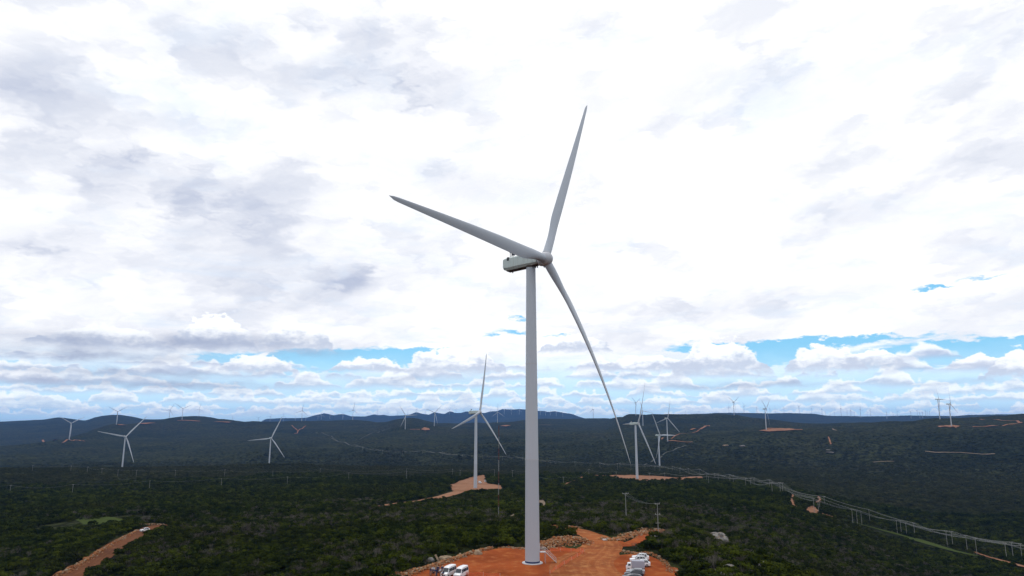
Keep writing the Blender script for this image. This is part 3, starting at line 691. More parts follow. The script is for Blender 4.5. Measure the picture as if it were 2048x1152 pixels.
def build_turbine(hi=True, pitch=R(30), bulges=(.8, .8, .8)):
    root = empty('wind_turbine')
    n = 40 if hi else 14
    tb = MB(); zs = [0, .02] + [HT * k / 8 for k in range(1, 9)]
    rings = []
    for z in zs:
        t = z / HT; r = lerp(1.95, 1.34, t ** 1.15); rings.append(ring(0, 0, z, r, n))
    tb.loft(rings)
    tower = tb.build('tower', M['tower'], root, True); smooth_angle(tower, 40)
    if hi:
        for z in (26.6, 52.5):
            f = MB(); r = lerp(1.95, 1.34, (z / HT) ** 1.15); f.loft([ring(0, 0, z - .12, r + .035, n), ring(0, 0, z + .12, r + .035, n)]); o = f.build('flange_seam', M['hub'], tower, True); smooth_angle(o, 40)
    # nacelle: shaped box along X with chamfered underside, sloping rear underside
    nz = HT + 2.0
    def nring(x, w, zt, zb, ch):
        return [(x, -w, zt - .35), (x, -w + .35, zt), (x, w - .35, zt), (x, w, zt - .35), (x, w, zb + ch), (x, w - ch * .8, zb), (x, -w + ch * .8, zb), (x, -w, zb + ch)]
    nb = MB(); T_ = math.tan(TILT)
    sec = [(-8.7, 1.35, 1.35, -1.0, .5), (-8.45, 1.65, 1.72, -1.45, .6), (-7.2, 1.85, 1.85, -1.85, .7), (-3.0, 1.9, 1.85, -1.8, .7), (.5, 1.85, 1.7, -1.75, .6), (2.2, 1.6, 1.5, -1.6, .5), (2.6, 1.45, 1.35, -1.45, .45)]
    nb.loft([[(p[0], p[1], p[2] + nz + s[0] * T_ * .75) for p in nring(*s)] for s in sec])
    nac = nb.build('nacelle', M['nacelle'], root); smooth_angle(nac, 28)
    un = MB()
    un.loft([[(x, -w, nz + x * T_ * .75 + zb), (x, w, nz + x * T_ * .75 + zb), (x, w * .9, nz + x * T_ * .75 + zb - .12), (x, -w * .9, nz + x * T_ * .75 + zb - .12)] for (x, w, zb) in ((-7.6, 1.1, -1.86), (-3, 1.2, -1.81), (.5, 1.15, -1.76), (2.3, 1.0, -1.6))])
    un.tube((0, 0, HT - .05), (0, 0, HT + .45), 1.55, 1.6, 24)
    for (x, y) in ((-6.5, .6), (-5.2, -.7), (1.9, .5), (1.2, -.9)): un.tube((x, y, nz - 2.35 + x * T_ * .75), (x, y, nz - 1.9 + x * T_ * .75), .16, .16, 8)
    un.build('underside_tray', M['under'], nac)
    # roof frame with the dark lamp and wind sensors at the rear of the roof
    rf = MB(); x0 = -6.7; z0 = nz + 1.75 + x0 * T_ * .75
    rf.tube((x0, -.45, z0 - .1), (x0, -.45, z0 + 1.9), .16, .14); rf.tube((x0, .45, z0 - .1), (x0, .45, z0 + 1.9), .16, .14)
    rf.box((x0, 0, z0 + 1.9), (.35, 1.5, .25)); rf.box((x0 + .5, 0, z0 + .1), (1.6, 1.4, .22))
    roof = rf.build('sensor_frame', M['white'], nac)
    ln = MB(); ln.tube((x0 + .75, 0, z0 + 1.05), (x0 + .75, 0, z0 + 1.95), .55, .42, 12); 
    ln.build('obstruction_lamp', M['darkm'], roof)
    ln = MB(); ln.tube((x0 + .75, 0, z0 + .1), (x0 + .75, 0, z0 + 1.06), .12, .12, 8); ln.build('lamp_post', M['white'], roof)
    ln = MB(); ln.box((x0 + .1, -1.62, z0 - .35), (.7, .75, 1.0), bev=.1); ln.build('cable_box', M['darkm'], roof)
    if hi:
        hb = MB(); hb.box((x0 + 2.6, 0, z0 + .25), (1.6, 1.2, .12), bev=.03); hb.box((-1.2, .4, nz + 1.86), (1.3, 1.0, .1), bev=.03); hb.build('roof_hatch', M['hub'], nac)
    # hub with rounded nose
    HX, HZ = 4.7, HT + 1.9
    hubm = MB(); nn = 28 if hi else 14; rings = []
    prof = [(-1.95, 1.35), (-1.85, 1.7), (-1.0, 1.95), (0, 2.02), (.8, 1.92), (1.4, 1.66), (1.85, 1.25), (2.15, .75), (2.27, .3), (2.3, .02)]
    for (x, r) in prof: rings.append([(x, r * math.cos(2 * math.pi * i / nn), r * math.sin(2 * math.pi * i / nn)) for i in range(nn)])
    hubm.loft(rings); hub = hubm.build('hub', M['hub'], root, True); smooth_angle(hub, 50)
    hub.location = (HX, 0, HZ); hub.rotation_euler = (0, -TILT, 0)
    nk = MB(); nk.tube((-2.7, 0, 0), (-1.8, 0, 0), 1.15, 1.3, 24); nk.build('rotor_neck', M['under'], hub)
    bm0 = {}
    for k in range(3):
        bu = bulges[k]
        if bu not in bm0:
            o = blade_mesh(bu, pitch, RB, 40 if hi else 22, 24 if hi else 12).build('blade', M['blade'], root, True); smooth_angle(o, 60); bm0[bu] = o
        else:
            o = bm0[bu].copy(); COL.objects.link(o); o.parent = root
    if hi:
        for o in [c for c in root.children if c.name.startswith('blade')]:
            rr = MB(); rr.tube((.06, 0, 1.75), (.09, 0, 2.1), 1.26, 1.26, 24); rr.build('root_collar', M['hub'], o)
    return root
def pose(root, az):
    ct, st = math.cos(TILT), math.sin(TILT)
    n = Vector((ct, 0, st)); v = Vector((-st, 0, ct)); s = Vector((0, -1, 0)); k = 0
    for o in sorted([c for c in root.children if c.name.startswith('blade')], key=lambda q: q.name):
        a = az + k * 2 * math.pi / 3; d = v * math.cos(a) + s * math.sin(a); y = d.cross(n)
        m = Matrix((n, y, d)).transposed().to_4x4(); m.translation = Vector((4.7, 0, HT + 1.9)); o.matrix_local = m; k += 1
main = build_turbine(True, PITCHB, (.6, 2.2, .4))
pose(main, R(TURB[0][5])) ; main.location = (TURB[0][1], TURB[0][2], 0.02); main.rotation_euler = (0, 0, -R(TURB[0][4]))
tag(main, TURB[0][6], 'wind turbine', 'large wind turbines')
# foot ring, blue band, door and stairs (world directions turned back into the machine's own axes)
psi = R(TURB[0][4])
def loc_dir(ang): return ang + psi
b = MB(); b.loft([ring(0, 0, -.3, 2.75, 48), ring(0, 0, .16, 2.75, 48), ring(0, 0, .2, 2.68, 48)]); o = b.build('foundation_ring', M['concrete'], main, True); smooth_angle(o)
b = MB(); b.loft([ring(0, 0, .18, 1.985, 48), ring(0, 0, .62, 1.975, 48)]); o = b.build('blue_band', M['blue'], main, True); smooth_angle(o)
def rotz(p, a): c, s = math.cos(a), math.sin(a); return (p[0] * c - p[1] * s, p[0] * s + p[1] * c, p[2])
SA = psi + R(8)      # the stairs leave the tower towards world +X
b = MB(); b.box((1.9, 0, 3.9), (.18, 1.0, 2.1), bev=.05); dr = b.build('door', M['hub'], main); dr.rotation_euler = (0, 0, SA)
b = MB(); b.box((1.99, -.3, 3.8), (.06, .1, .2)); b.build('handle', M['darkm'], dr)
b = MB(); b.box((2.75, 0, 2.75), (1.6, 1.6, .08))
for y in (-.78, .78):
    b.tube((1.95, y, 3.85), (3.5, y, 3.85), .035); b.tube((3.5, y, 2.7), (3.5, y, 3.85), .035); b.tube((2.7, y, 2.7), (2.7, y, 3.85), .03); b.tube((1.95, y, 3.3), (3.5, y, 3.3), .025)
    b.tube((3.5, y, 2.7), (6.35, y, .1), .08, .08, 6); b.tube((3.5, y, 3.85), (6.35, y, 1.15), .035); b.tube((3.5, y, 3.3), (6.35, y, .65), .025)
    for q in range(5): t = q / 4; b.tube((lerp(3.5, 6.35, t), y, lerp(2.7, .1, t)), (lerp(3.5, 6.35, t), y, lerp(3.85, 1.15, t)), .025)
    b.tube((3.4, y, 0), (3.4, y, 2.7), .05)
for q in range(1, 12): t = q / 12; b.box((lerp(3.5, 6.35, t), 0, lerp(2.7, .1, t)), (.24, 1.5, .05))
o = b.build('access_stairs', M['steel'], main); o.rotation_euler = (0, 0, SA)

proto = build_turbine(False, PITCHB, (.8, .8, .8)); used = False
for (nm, x, y, z, yaw, az, lab) in TURB[1:]:
    if not used: o = proto; used = True
    else: o = copy_tree(proto)
    o.location = (x, y, z + CAMZ - .6); o.rotation_euler = (0, 0, -R(yaw)); pose(o, R(az)); tag(o, lab, 'wind turbine', 'large wind turbines')
# the tiny machines along the far ridges: one low detail mesh shared by all, rotor in three poses
def tiny(az):
    root = empty('wind_turbine'); b = MB()
    b.loft([ring(0, 0, -15, 2.5, 6), ring(0, 0, 0, 2.4, 6), ring(0, 0, HT, 1.7, 6)]); b.build('tower', M['tower'], root)
    b = MB(); b.box((-2.5, 0, HT + 2), (11, 3.6, 3.5), bev=.4); b.tube((3.2, 0, HT + 2), (6.6, 0, HT + 2.1), 2.0, .9, 8); b.build('nacelle', M['hub'], root)
    for k in range(3):
        m = blade_mesh(.5, PITCHB, RB, 8, 6).build('blade', M['blade'], root)
    pose(root, az); return root
FARL = [(464.7, 833, 838.8), (490.8, 833.7, 842.6), (516.4, 832, 841), (540, 833, 844), (566.3, 832, 843), (590.5, 834, 842), (611, 834, 842), (635.7, 832.5, 839.4), (642.2, 830.5, 839.4), (659.5, 832, 838),
        (685.5, 826, 838.5), (734, 828, 833.5), (755, 820.5, 832), (776, 826, 831.4), (795.5, 823, 831.4), (815, 822, 830), (833, 819, 828), (851, 822, 829)]
FARM = [(898.8, 820, 828.6), (912, 821, 826.3), (927.6, 820.5, 826.3), (981.6, 820, 826), (1008.5, 820, 828.6), (1022.8, 820.5, 829), (1038.4, 821, 829), (1080.5, 822.3, 830.5), (1090.7, 823, 831), (1100.6, 823.7, 831), (1112.6, 824.5, 832), (1125.4, 827, 833)]
FARR_ = [(1371, 824, 829.5), (1398, 823.6, 829), (1458, 813.6, 824.5), (1488.3, 812.5, 825.3), (1513.8, 816, 826), (1540, 816.7, 826), (1550.5, 817.5, 826), (1568.4, 816.7, 825.3), (1598.6, 814.8, 826.3), (1623.6, 817.5, 826.9), (1644.2, 817.5, 828.4), (1650.6, 823.5, 829.5), (1661.7, 825.3, 831.6), (1669.2, 825.3, 831.2),
         (1682.5, 817.9, 830.8), (1694.5, 822.2, 831), (1702.3, 822.2, 834), (1709, 825.3, 831.4), (1721.6, 820.8, 835), (1734.6, 825, 832), (1741.3, 822.5, 833.4), (1774, 825.6, 837), (1786.6, 828, 832.5), (1794.9, 824, 833.4), (1822.5, 825.6, 836.6), (1835, 822.5, 832), (1840, 827.2, 836), (1845.7, 826.8, 836), (1851.4, 823, 832.7), (1855, 825, 833), (1860, 824, 832.3)]
ORD = ['first', 'second', 'third', 'fourth', 'fifth', 'sixth', 'seventh', 'eighth', 'ninth', 'tenth', 'eleventh', 'twelfth', 'thirteenth', 'fourteenth', 'fifteenth', 'sixteenth', 'seventeenth', 'eighteenth', 'nineteenth', 'twentieth', 'twenty first', 'twenty second', 'twenty third', 'twenty fourth', 'twenty fifth', 'twenty sixth', 'twenty seventh', 'twenty eighth', 'twenty ninth', 'thirtieth', 'thirty first', 'thirty second']
protos = [tiny(R(a)) for a in (2, 32, 62, 95)]; usedp = [False] * 4; cnt = 0
for (L_, where) in ((FARL, 'tiny pale turbine, %s from left before the blue peaks left of the big tower'), (FARM, 'tiny pale turbine, %s from left on the highest blue mountains at centre'), (FARR_, 'tiny pale turbine, %s from left on the long blue ridge at right')):
    for i, (px, yh, yb) in enumerate(L_):
        h = max(6.5, yb - yh); k = cnt % 4; cnt += 1
        x, y, z = hit(px, yb, dmin=7000)
        d = math.hypot(x, y)
        if d > 20000: x, y = x * 13000 / d, y * 13000 / d; z = float(height(x, y)); d = 13000
        sc = min(1.3, max(.62, h / (1365 * 82.0 / (d * .985))))
        if not usedp[k]: o = protos[k]; usedp[k] = True
        else: o = copy_tree(protos[k])
        o.location = (x, y, z); o.scale = (sc, sc, sc); o.rotation_euler = (0, 0, -R(25 + (i * 37) % 45))
        tag(o, where % ORD[i], 'wind turbine', 'tiny far wind turbines')

# ------------------------------------------------------------------ measuring mast
def mast(px, yb, yt):
    x, y, z = hit(px, yb); d = math.hypot(x, y); H_ = 0
    x1, y1, z1 = ray(px, yt); H_ = CAMZ + z1 / math.hypot(x1, y1) * d - z
    root = empty('measuring_mast', (x, y, z)); n = 8; w = .22
    for k in range(n):
        b = MB(); z0 = H_ * k / n; z1 = H_ * (k + 1) / n
        cs = [(w * math.cos(a), w * math.sin(a)) for a in (R(90), R(210), R(330))]
        for c in cs: b.tube((c[0], c[1], z0), (c[0], c[1], z1), .045, .045, 4)
        st = int((z1 - z0) / 1.6)
        for q in range(st):
            for e in range(3):
                c0, c1 = cs[e], cs[(e + 1) % 3]; za = z0 + (z1 - z0) * q / st; zb = z0 + (z1 - z0) * (q + 1) / st
                b.tube((*c0, za), (*c1, zb), .025, .025, 3)
        b.build('mast_section', M['mastw'] if k % 2 == 0 else M['red'], root)
    tag(root, 'tall thin red and white banded lattice mast just left of the big tower', 'mast')
mast(997, 1037, 851)

# ------------------------------------------------------------------ power poles and wires
def pole_mesh(kind):
    root = empty('power_pole'); b = MB(); b.tube((0, 0, -1.0), (0, 0, 12), .20, .13, 8)
    if kind == 1: b.tube((0, 0, 12), (0, 0, 13), .13, .12, 8)
    b.build('pole', M['pole'], root)
    arms = [11.7] if kind == 0 else [12.6, 8.5, 5.2, 3.1]
    for z in arms:
        b = MB(); b.box((0, 0, z), (3.0 if kind == 0 else 2.0, .14, .18)); 
        if kind == 0: b.tube((-1.0, 0, z - .1), (0, 0, z - 1.1), .04, .04, 4); b.tube((1.0, 0, z - .1), (0, 0, z - 1.1), .04, .04, 4)
        a = b.build('crossarm', M['pole'], root)
        if z > 8:
            for x in (-1.3, 0.35, 1.3) if kind == 0 else (-.9, .9):
                q = MB(); q.tube((x, 0, z + .09), (x, 0, z + .45), .09, .05, 6); q.build('insulator', M['white'], a)
    return root
pp = pole_mesh(0); pp_used = False
def place_pole(x, y, rz, label, group, s=1.0):
    global pp_used
    if not pp_used: o = pp; pp_used = True
    else: o = copy_tree(pp)
    o.location = (x, y, float(height(x, y))); o.rotation_euler = (0, 0, rz); o.scale = (s, s, s); tag(o, label, 'power pole', group); return o
def wires(poles, s, name, label, group, r=.035, offs=(-1.3, -.5, .35, 1.3)):
    """all conductors strung along one row of poles hang as one cable run"""
    b = MB()
    for (p, q) in zip(poles[:-1], poles[1:]):
        a = np.array(p[:2]); c = np.array(q[:2]); t = (c - a) / (np.linalg.norm(c - a) + 1e-9); nrm = np.array([t[1], -t[0]]); L = np.linalg.norm(c - a)
        za = float(height(*a)) + 12.1 * s; zc = float(height(*c)) + 12.1 * s
        for o_ in offs:
            last = None
            for k in range(9):
                u = k / 8; xy = a + (c - a) * u + nrm * o_ * s; z = za + (zc - za) * u - min(6, L * .03) * 4 * u * (1 - u)
                if last is not None: b.tube(last, (xy[0], xy[1], z), r, r, 3, False)
                last = (xy[0], xy[1], z)
    o = b.build(name, M['wire']); tag(o, label, 'cable', group); return o
LINES = {
 'nearest': [(1300, 966), (1330, 965), (1418, 973), (1492, 976), (1545, 989.5), (1629, 1026), (1706, 1047), (1795, 1068), (1895, 1092), (2014, 1121), (2140, 1150)],
 'second': [(1262, 944), (1310, 945), (1360, 949), (1414, 965), (1437, 965), (1502, 976), (1561, 987.7), (1638, 1031), (1715, 1048), (1803, 1068), (1906, 1093), (2027, 1118), (2150, 1143)],
 'third': [(1200, 938), (1235, 939), (1275, 942), (1320, 944), (1378, 951), (1430, 963), (1467, 969.4), (1509, 975), (1566, 987.7), (1640, 1022), (1724, 1050), (1814, 1073), (1935, 1103), (2045, 1122)],
 'farthest': [(660, 880), (690, 891), (725, 901), (765, 908), (805, 910), (845, 908), (885, 912), (925, 917), (965, 919), (1005, 921), (1045, 924), (1101, 931), (1150, 934), (1200, 936), (1240, 938), (1290, 941), (1345, 945), (1400, 952), (1460, 966), (1540, 980), (1650, 1018), (1740, 1045), (1830, 1073), (1954, 1109), (2060, 1128)]}
def run_line(key, pts, s, group, wl, wg, what, r, offs=(-1.3, -.5, .35, 1.3)):
    P_ = [hit(*p)[:2] for p in pts]
    n = len(P_)
    for i, (x, y) in enumerate(P_):
        a = P_[max(0, i - 1)]; c = P_[min(n - 1, i + 1)]; rz = math.atan2(c[1] - a[1], c[0] - a[0]) + math.pi / 2
        if 2 < pts[i][0] < 2046: place_pole(x, y, rz, what % ORD[i], group, s)
    wires(P_, s, 'power_cable', wl, wg, r, offs)
for key, pts in LINES.items():
    what = {'nearest': 'grey power pole, %s from left in the nearest row of the right corridor', 'second': 'grey power pole, %s from left in the second row of the right corridor',
            'third': 'grey power pole, %s from left in the third row of the right corridor', 'farthest': 'grey power pole, %s from left in the farthest row, running behind the big tower'}[key]
    run_line(key, pts, 1.08, 'poles of the power line corridor', 'pale sagging cables of the %s pole row on the right hand corridor' % key, 'power line cables', what, .042 if key != 'farthest' else .05)
run_line('left low', [(-60, 984), (19, 990), (144, 990), (298, 982), (442, 976), (574, 973), (697, 963), (813, 960), (920, 956), (989, 955)], .95, 'poles across the left scrubland', 'pale cable sagging along the lower pole row on the left scrubland', 'power line cables',
         'thin pole, %s from left in the lower row across the left scrubland', .05, (0,))
run_line('left high', [(64, 944), (141, 945), (174, 947), (203, 951), (235, 954), (272, 955), (350, 955), (449, 954), (545, 957), (640, 951), (813, 951), (905, 952)], .9, 'poles across the left scrubland', 'pale cable sagging along the upper pole row on the left scrubland', 'power line cables',
         'thin pole, %s from left in the upper row across the left scrubland', .05, (0,))
run_line('behind', [(1025, 957), (1052, 960), (1127, 974), (1178, 953), (1233, 960)], .95, 'poles behind the big tower', 'thin cable running behind the big tower past the long orange clearing', 'power line cables', 'thin pole, %s from left in the short row just right of the big tower', .04, (0,))
# the two nearer poles with a strung pair
x1_, y1_, z1_ = hit(1252.5, 1040); x2_, y2_, z2_ = hit(1317, 1073)
d1 = math.hypot(x1_, y1_); d2 = math.hypot(x2_, y2_)
def topz(px, py, d): a, b_, c = ray(px, py); return CAMZ + c / math.hypot(a, b_) * d
s1 = (topz(1250.5, 984, d1) - z1_) / 12.4; s2 = (topz(1315, 1006, d2) - z2_) / 13.0
o = place_pole(x1_, y1_, R(10), 'single plain pole with one crossarm standing in the bushes behind the dirt road bend', 'near poles by the road', s1)
p2 = pole_mesh(1); p2.location = (x2_, y2_, z2_); p2.rotation_euler = (0, 0, R(10)); p2.scale = (s2, s2, s2); tag(p2, 'pole with four crossarms standing on stony ground right of the dirt road', 'power pole', 'near poles by the road')
b = MB()
for o_ in (-1.1, 0, 1.1):
    a = np.array([x1_ + o_, y1_, z1_ + 11.9 * s1]); c = np.array([x2_ + o_ * .8, y2_, z2_ + 12.9 * s2]); last = None
    for k in range(13):
        u = k / 12; p = a + (c - a) * u; p[2] -= 1.6 * 4 * u * (1 - u)
        if last is not None: b.tube(last, p, .025, .025, 4, False)
        last = p
tag(b.build('power_cable', M['wire']), 'three thin cables sagging between the two near poles', 'cable', 'power line cables')

# ------------------------------------------------------------------ vehicles
def wheel(b_parent, x, y, r=.36, w=.24):
    t = MB(); t.tube((x, y - w / 2, r), (x, y + w / 2, r), r, r, 18); o = t.build('wheel', M['tyre'], b_parent)
    q = MB(); sy = 1 if y > 0 else -1; q.tube((x, y + sy * w * .5, r), (x, y + sy * (w * .5 + .015), r), r * .62, r * .55, 14); q.build('rim', M['rim'], o)
def body_loft(sections, name, m, root, ang=30):
    """sections along X: (x, half width low, half width high, z low, z belt, z top, half width top)"""
    b = MB(); rings = []
    for (x, wl, wh, zl, zb, zt, wt) in sections:
        rings.append([(x, -wl, zl), (x, -wh, (zl + zb) / 2), (x, -wh, zb), (x, -wt, zt - .06), (x, -wt * .82, zt), (x, wt * .82, zt), (x, wt, zt - .06), (x, wh, zb), (x, wh, (zl + zb) / 2), (x, wl, zl)])
    b.loft(rings); o = b.build(name, m, root); smooth_angle(o, ang); return o
def quad(pts, name, m, parent, th=.02):
    a, b_, c, d = [Vector(p) for p in pts]; n = (b_ - a).cross(c - a).normalized() * th
    q = MB(); vs = [a, b_, c, d, a + n, b_ + n, c + n, d + n]
    q.add(vs, [(3, 2, 1, 0), (4, 5, 6, 7), (0, 1, 5, 4), (1, 2, 6, 5), (2, 3, 7, 6), (3, 0, 4, 7)]); return q.build(name, m, parent)
def make_van(paint='carwhite'):
    root = empty('minibus')
    sec = [(2.95, .80, .86, .45, .95, 1.02, .78), (2.80, .90, .96, .32, 1.05, 1.12, .86), (2.0, .92, .98, .30, 1.22, 1.34, .88), (1.25, .94, .99, .30, 1.30, 2.28, .80), (.95, .94, .99, .30, 1.32, 2.48, .80), (0, .94, .99, .30, 1.32, 2.56, .80), (-1.5, .94, .99, .30, 1.32, 2.56, .80), (-2.75, .94, .99, .30, 1.32, 2.50, .80), (-2.9, .90, .95, .36, 1.30, 2.40, .76)]
    body = body_loft(sec, 'body', M[paint], root)
    quad([(2.02, -.80, 1.37), (2.02, .80, 1.37), (1.33, .72, 2.22), (1.33, -.72, 2.22)], 'windscreen', M['glass'], body, .03)
    def side(x0, x1, s, zl=1.38, zh=2.12, yb=.995, yt=.865):
        p = [(x0, s * yb, zl), (x1, s * yb, zl), (x1, s * yt, zh), (x0, s * yt, zh)]
        if s > 0: p = [p[1], p[0], p[3], p[2]]
        return p
    for s in (-1, 1):
        for (x0, x1) in ((.55, 1.35), (-.45, .42), (-1.45, -.58), (-2.6, -1.58)): quad(side(x0, x1, s), 'side_window', M['glass'], body, .025)
        wheel(root, 1.95, s * .88); wheel(root, -1.75, s * .88)
        quad([(2.86, s * .5 - .16, .86), (2.86, s * .5 + .16, .86), (2.80, s * .55 + .16, 1.06), (2.80, s * .55 - .16, 1.06)], 'headlight', M['lamp'], body, .1)
        m_ = MB(); m_.box((1.5, s * 1.12, 1.45), (.12, .22, .34), bev=.03); m_.build('wing_mirror', M['darkm'], body)
        q = MB(); q.box((-2.9, s * .82, 1.25), (.06, .12, .55)); q.build('tail_light', M['redlamp'], body)
    q = MB(); q.box((2.97, 0, .66), (.06, 1.1, .22)); q.build('grille', M['darkm'], body)
    quad([(-2.91, .7, 1.4), (-2.91, -.7, 1.4), (-2.85, -.6, 2.15), (-2.85, .6, 2.15)], 'rear_window', M['glass'], body, .04)
    return root
def make_suv(paint, rails=True, low=False):
    root = empty('car'); H = 1.45 if low else 1.75
    sec = [(2.25, .72, .78, .42, .80, .86, .70), (2.10, .84, .90, .30, .92, .98, .80), (1.2, .88, .93, .28, 1.02, 1.10, .80), (.85, .88, .93, .28, 1.04, 1.18, .78), (.15, .88, .93, .28, 1.06, H - .06, .66), (-.5, .88, .93, .28, 1.06, H, .66), (-1.5, .88, .93, .28, 1.06, H - .05, .64), (-2.05, .86, .91, .30, 1.04, 1.25 if not low else 1.12, .72), (-2.25, .80, .86, .42, 1.0, 1.08, .72)]
    body = body_loft(sec, 'body', M[paint], root)
    quad([(.90, -.74, 1.16), (.90, .74, 1.16), (.22, .60, H - .10), (.22, -.60, H - .10)], 'windscreen', M['glass'], body, .04)
    quad([(-2.02, .66, 1.26 if not low else 1.16), (-2.02, -.66, 1.26 if not low else 1.16), (-1.58, -.56, H - .12), (-1.58, .56, H - .12)], 'rear_window', M['glass'], body, .05)
    for s in (-1, 1):
        for (x0, x1, a, c) in ((-.25, .62, 0, .5), (-1.1, -.36, 0, 0), (-1.72, -1.2, .25, 0)):
            p = [(x0, s * .932, 1.10), (x1, s * .932, 1.10), (x1 - c, s * .70, H - .12), (x0 + a, s * .70, H - .12)]
            if s > 0: p = [p[1], p[0], p[3], p[2]]
            quad(p, 'side_window', M['glass'], body, .02)
        wheel(root, 1.4, s * .84, .36); wheel(root, -1.35, s * .84, .36)
        q = MB(); q.box((2.13, s * .62, .83), (.2, .34, .16), bev=.03); q.build('headlight', M['lamp'], body)
        q = MB(); q.box((-2.2, s * .68, .95), (.12, .2, .2), bev=.02); q.build('tail_light', M['redlamp'], body)
        q = MB(); q.box((.72, s * 1.0, 1.12), (.12, .2, .14), bev=.03); q.build('wing_mirror', M['darkm'], body)
        if rails: q = MB(); q.tube((-1.5, s * .56, H + .03), (0, s * .56, H + .04), .025, .025, 6); q.build('roof_rail', M['darkm'], body)
    q = MB(); q.box((2.24, 0, .62), (.05, 1.0, .22)); q.build('grille', M['darkm'], body)
    return root
def make_truck():
    root = empty('box_truck')
    sec = [(3.0, .78, .84, .5, 1.2, 1.26, .78), (2.9, .90, .95, .42, 1.3, 1.38, .88), (2.5, .93, .98, .40, 1.4, 2.10, .80), (2.1, .94, .99, .40, 1.4, 2.25, .78), (1.35, .94, .99, .40, 1.4, 2.28, .78), (1.25, .92, .97, .40, 1.4, 2.22, .76)]
    cab = body_loft(sec, 'cab', M['carwhite'], root)
    quad([(2.86, -.78, 1.44), (2.86, .78, 1.44), (2.52, .70, 2.04), (2.52, -.70, 2.04)], 'windscreen', M['glass'], cab, .05)
    for s in (-1, 1):
        p = [(1.5, s * .992, 1.42), (2.45, s * .992, 1.42), (2.3, s * .83, 2.05), (1.5, s * .82, 2.05)]
        if s > 0: p = [p[1], p[0], p[3], p[2]]
        quad(p, 'side_window', M['glass'], cab, .02); wheel(root, 2.2, s * .86, .38); wheel(root, -1.5, s * .86, .38)
        q = MB(); q.box((2.95, s * .6, .85), (.12, .3, .2), bev=.03); q.build('headlight', M['lamp'], cab)
    q = MB(); q.box((-.9, 0, 1.86), (4.1, 2.1, 2.1), bev=.05); cb = q.build('cargo_box', M['boxgrey'], root)
    q = MB()
    for s in (-1, 1):
        q.box((-.9, s * 1.06, .86), (4.1, .04, .08)); q.box((-.9, s * 1.06, 2.88), (4.1, .04, .06))
    q.box((-2.96, 0, 1.85), (.03, .05, 1.9)); q.build('box_trim', M['steel'], cb)
    q = MB(); q.box((-.4, 0, .62), (5.2, .9, .2)); q.box((-2.9, 0, .5), (.15, 1.9, .15)); q.build('chassis', M['darkm'], root)
    return root
def drop(root, px, py, rz, label, cat, group=None, scale=1.0, lift=.06, dmin=60):
    x, y, z = hit(px, py, dmin=dmin); root.location = (x, y, z + lift + max(0, math.hypot(x, y) - 250) * .0011); root.rotation_euler = (0, 0, rz); root.scale = (scale,) * 3; tag(root, label, cat, group); return root
van = make_van(); van2 = copy_tree(van); van3 = copy_tree(van); van4 = copy_tree(van)
drop(van, 897, 1152, R(-112), 'white minibus parked beside the standing people at the bottom of the pad', 'minibus', 'white minibuses', .9)
drop(van2, 922, 1154, R(-110), 'white minibus parked right of the other one on the pad, nearer the big tower', 'minibus', 'white minibuses', .9)
drop(van3, 960, 968, R(-60), 'distant dark windowed van on the orange clearing beside the second turbine', 'van', 'white minibuses')
drop(van4, 971, 965, R(80), 'distant white van on the orange clearing, the one farther from the second turbine', 'van', 'white minibuses')
s_ = make_suv('carwhite'); s2_ = copy_tree(s_)
drop(s_, 1281, 1120.5, R(172), 'white car with roof rails at the far end of the parked row', 'car', 'cars parked along the pad edge')
drop(s2_, 1277, 1125.5, R(174), 'white car between the far white car and the box truck', 'car', 'cars parked along the pad edge')
tk = make_truck(); drop(tk, 1271, 1140.5, R(172), 'small truck with white cab and plain grey cargo box in the parked row', 'truck', None, .78)
d1_ = make_suv('carsilver', False, True); drop(d1_, 1271, 1149.5, R(172), 'silver grey car just in front of the box truck', 'car', 'cars parked along the pad edge')
d2_ = make_suv('cardark', True); drop(d2_, 1268, 1155, R(172), 'dark blue car in front of the silver grey one', 'car', 'cars parked along the pad edge')
d3_ = make_suv('cardark', False, True); drop(d3_, 1264, 1161, R(172), 'dark car cut by the bottom edge, nearest of the parked row', 'car', 'cars parked along the pad edge')
dw = make_suv('carwhite'); drop(dw, 1283, 1133, R(172), 'white car half hidden behind the grey cargo box', 'car', 'cars parked along the pad edge')
far_ = copy_tree(s_); drop(far_, 289, 1064, R(-128), 'small white car driving down the left dirt road', 'car', None, 1.0, .12)

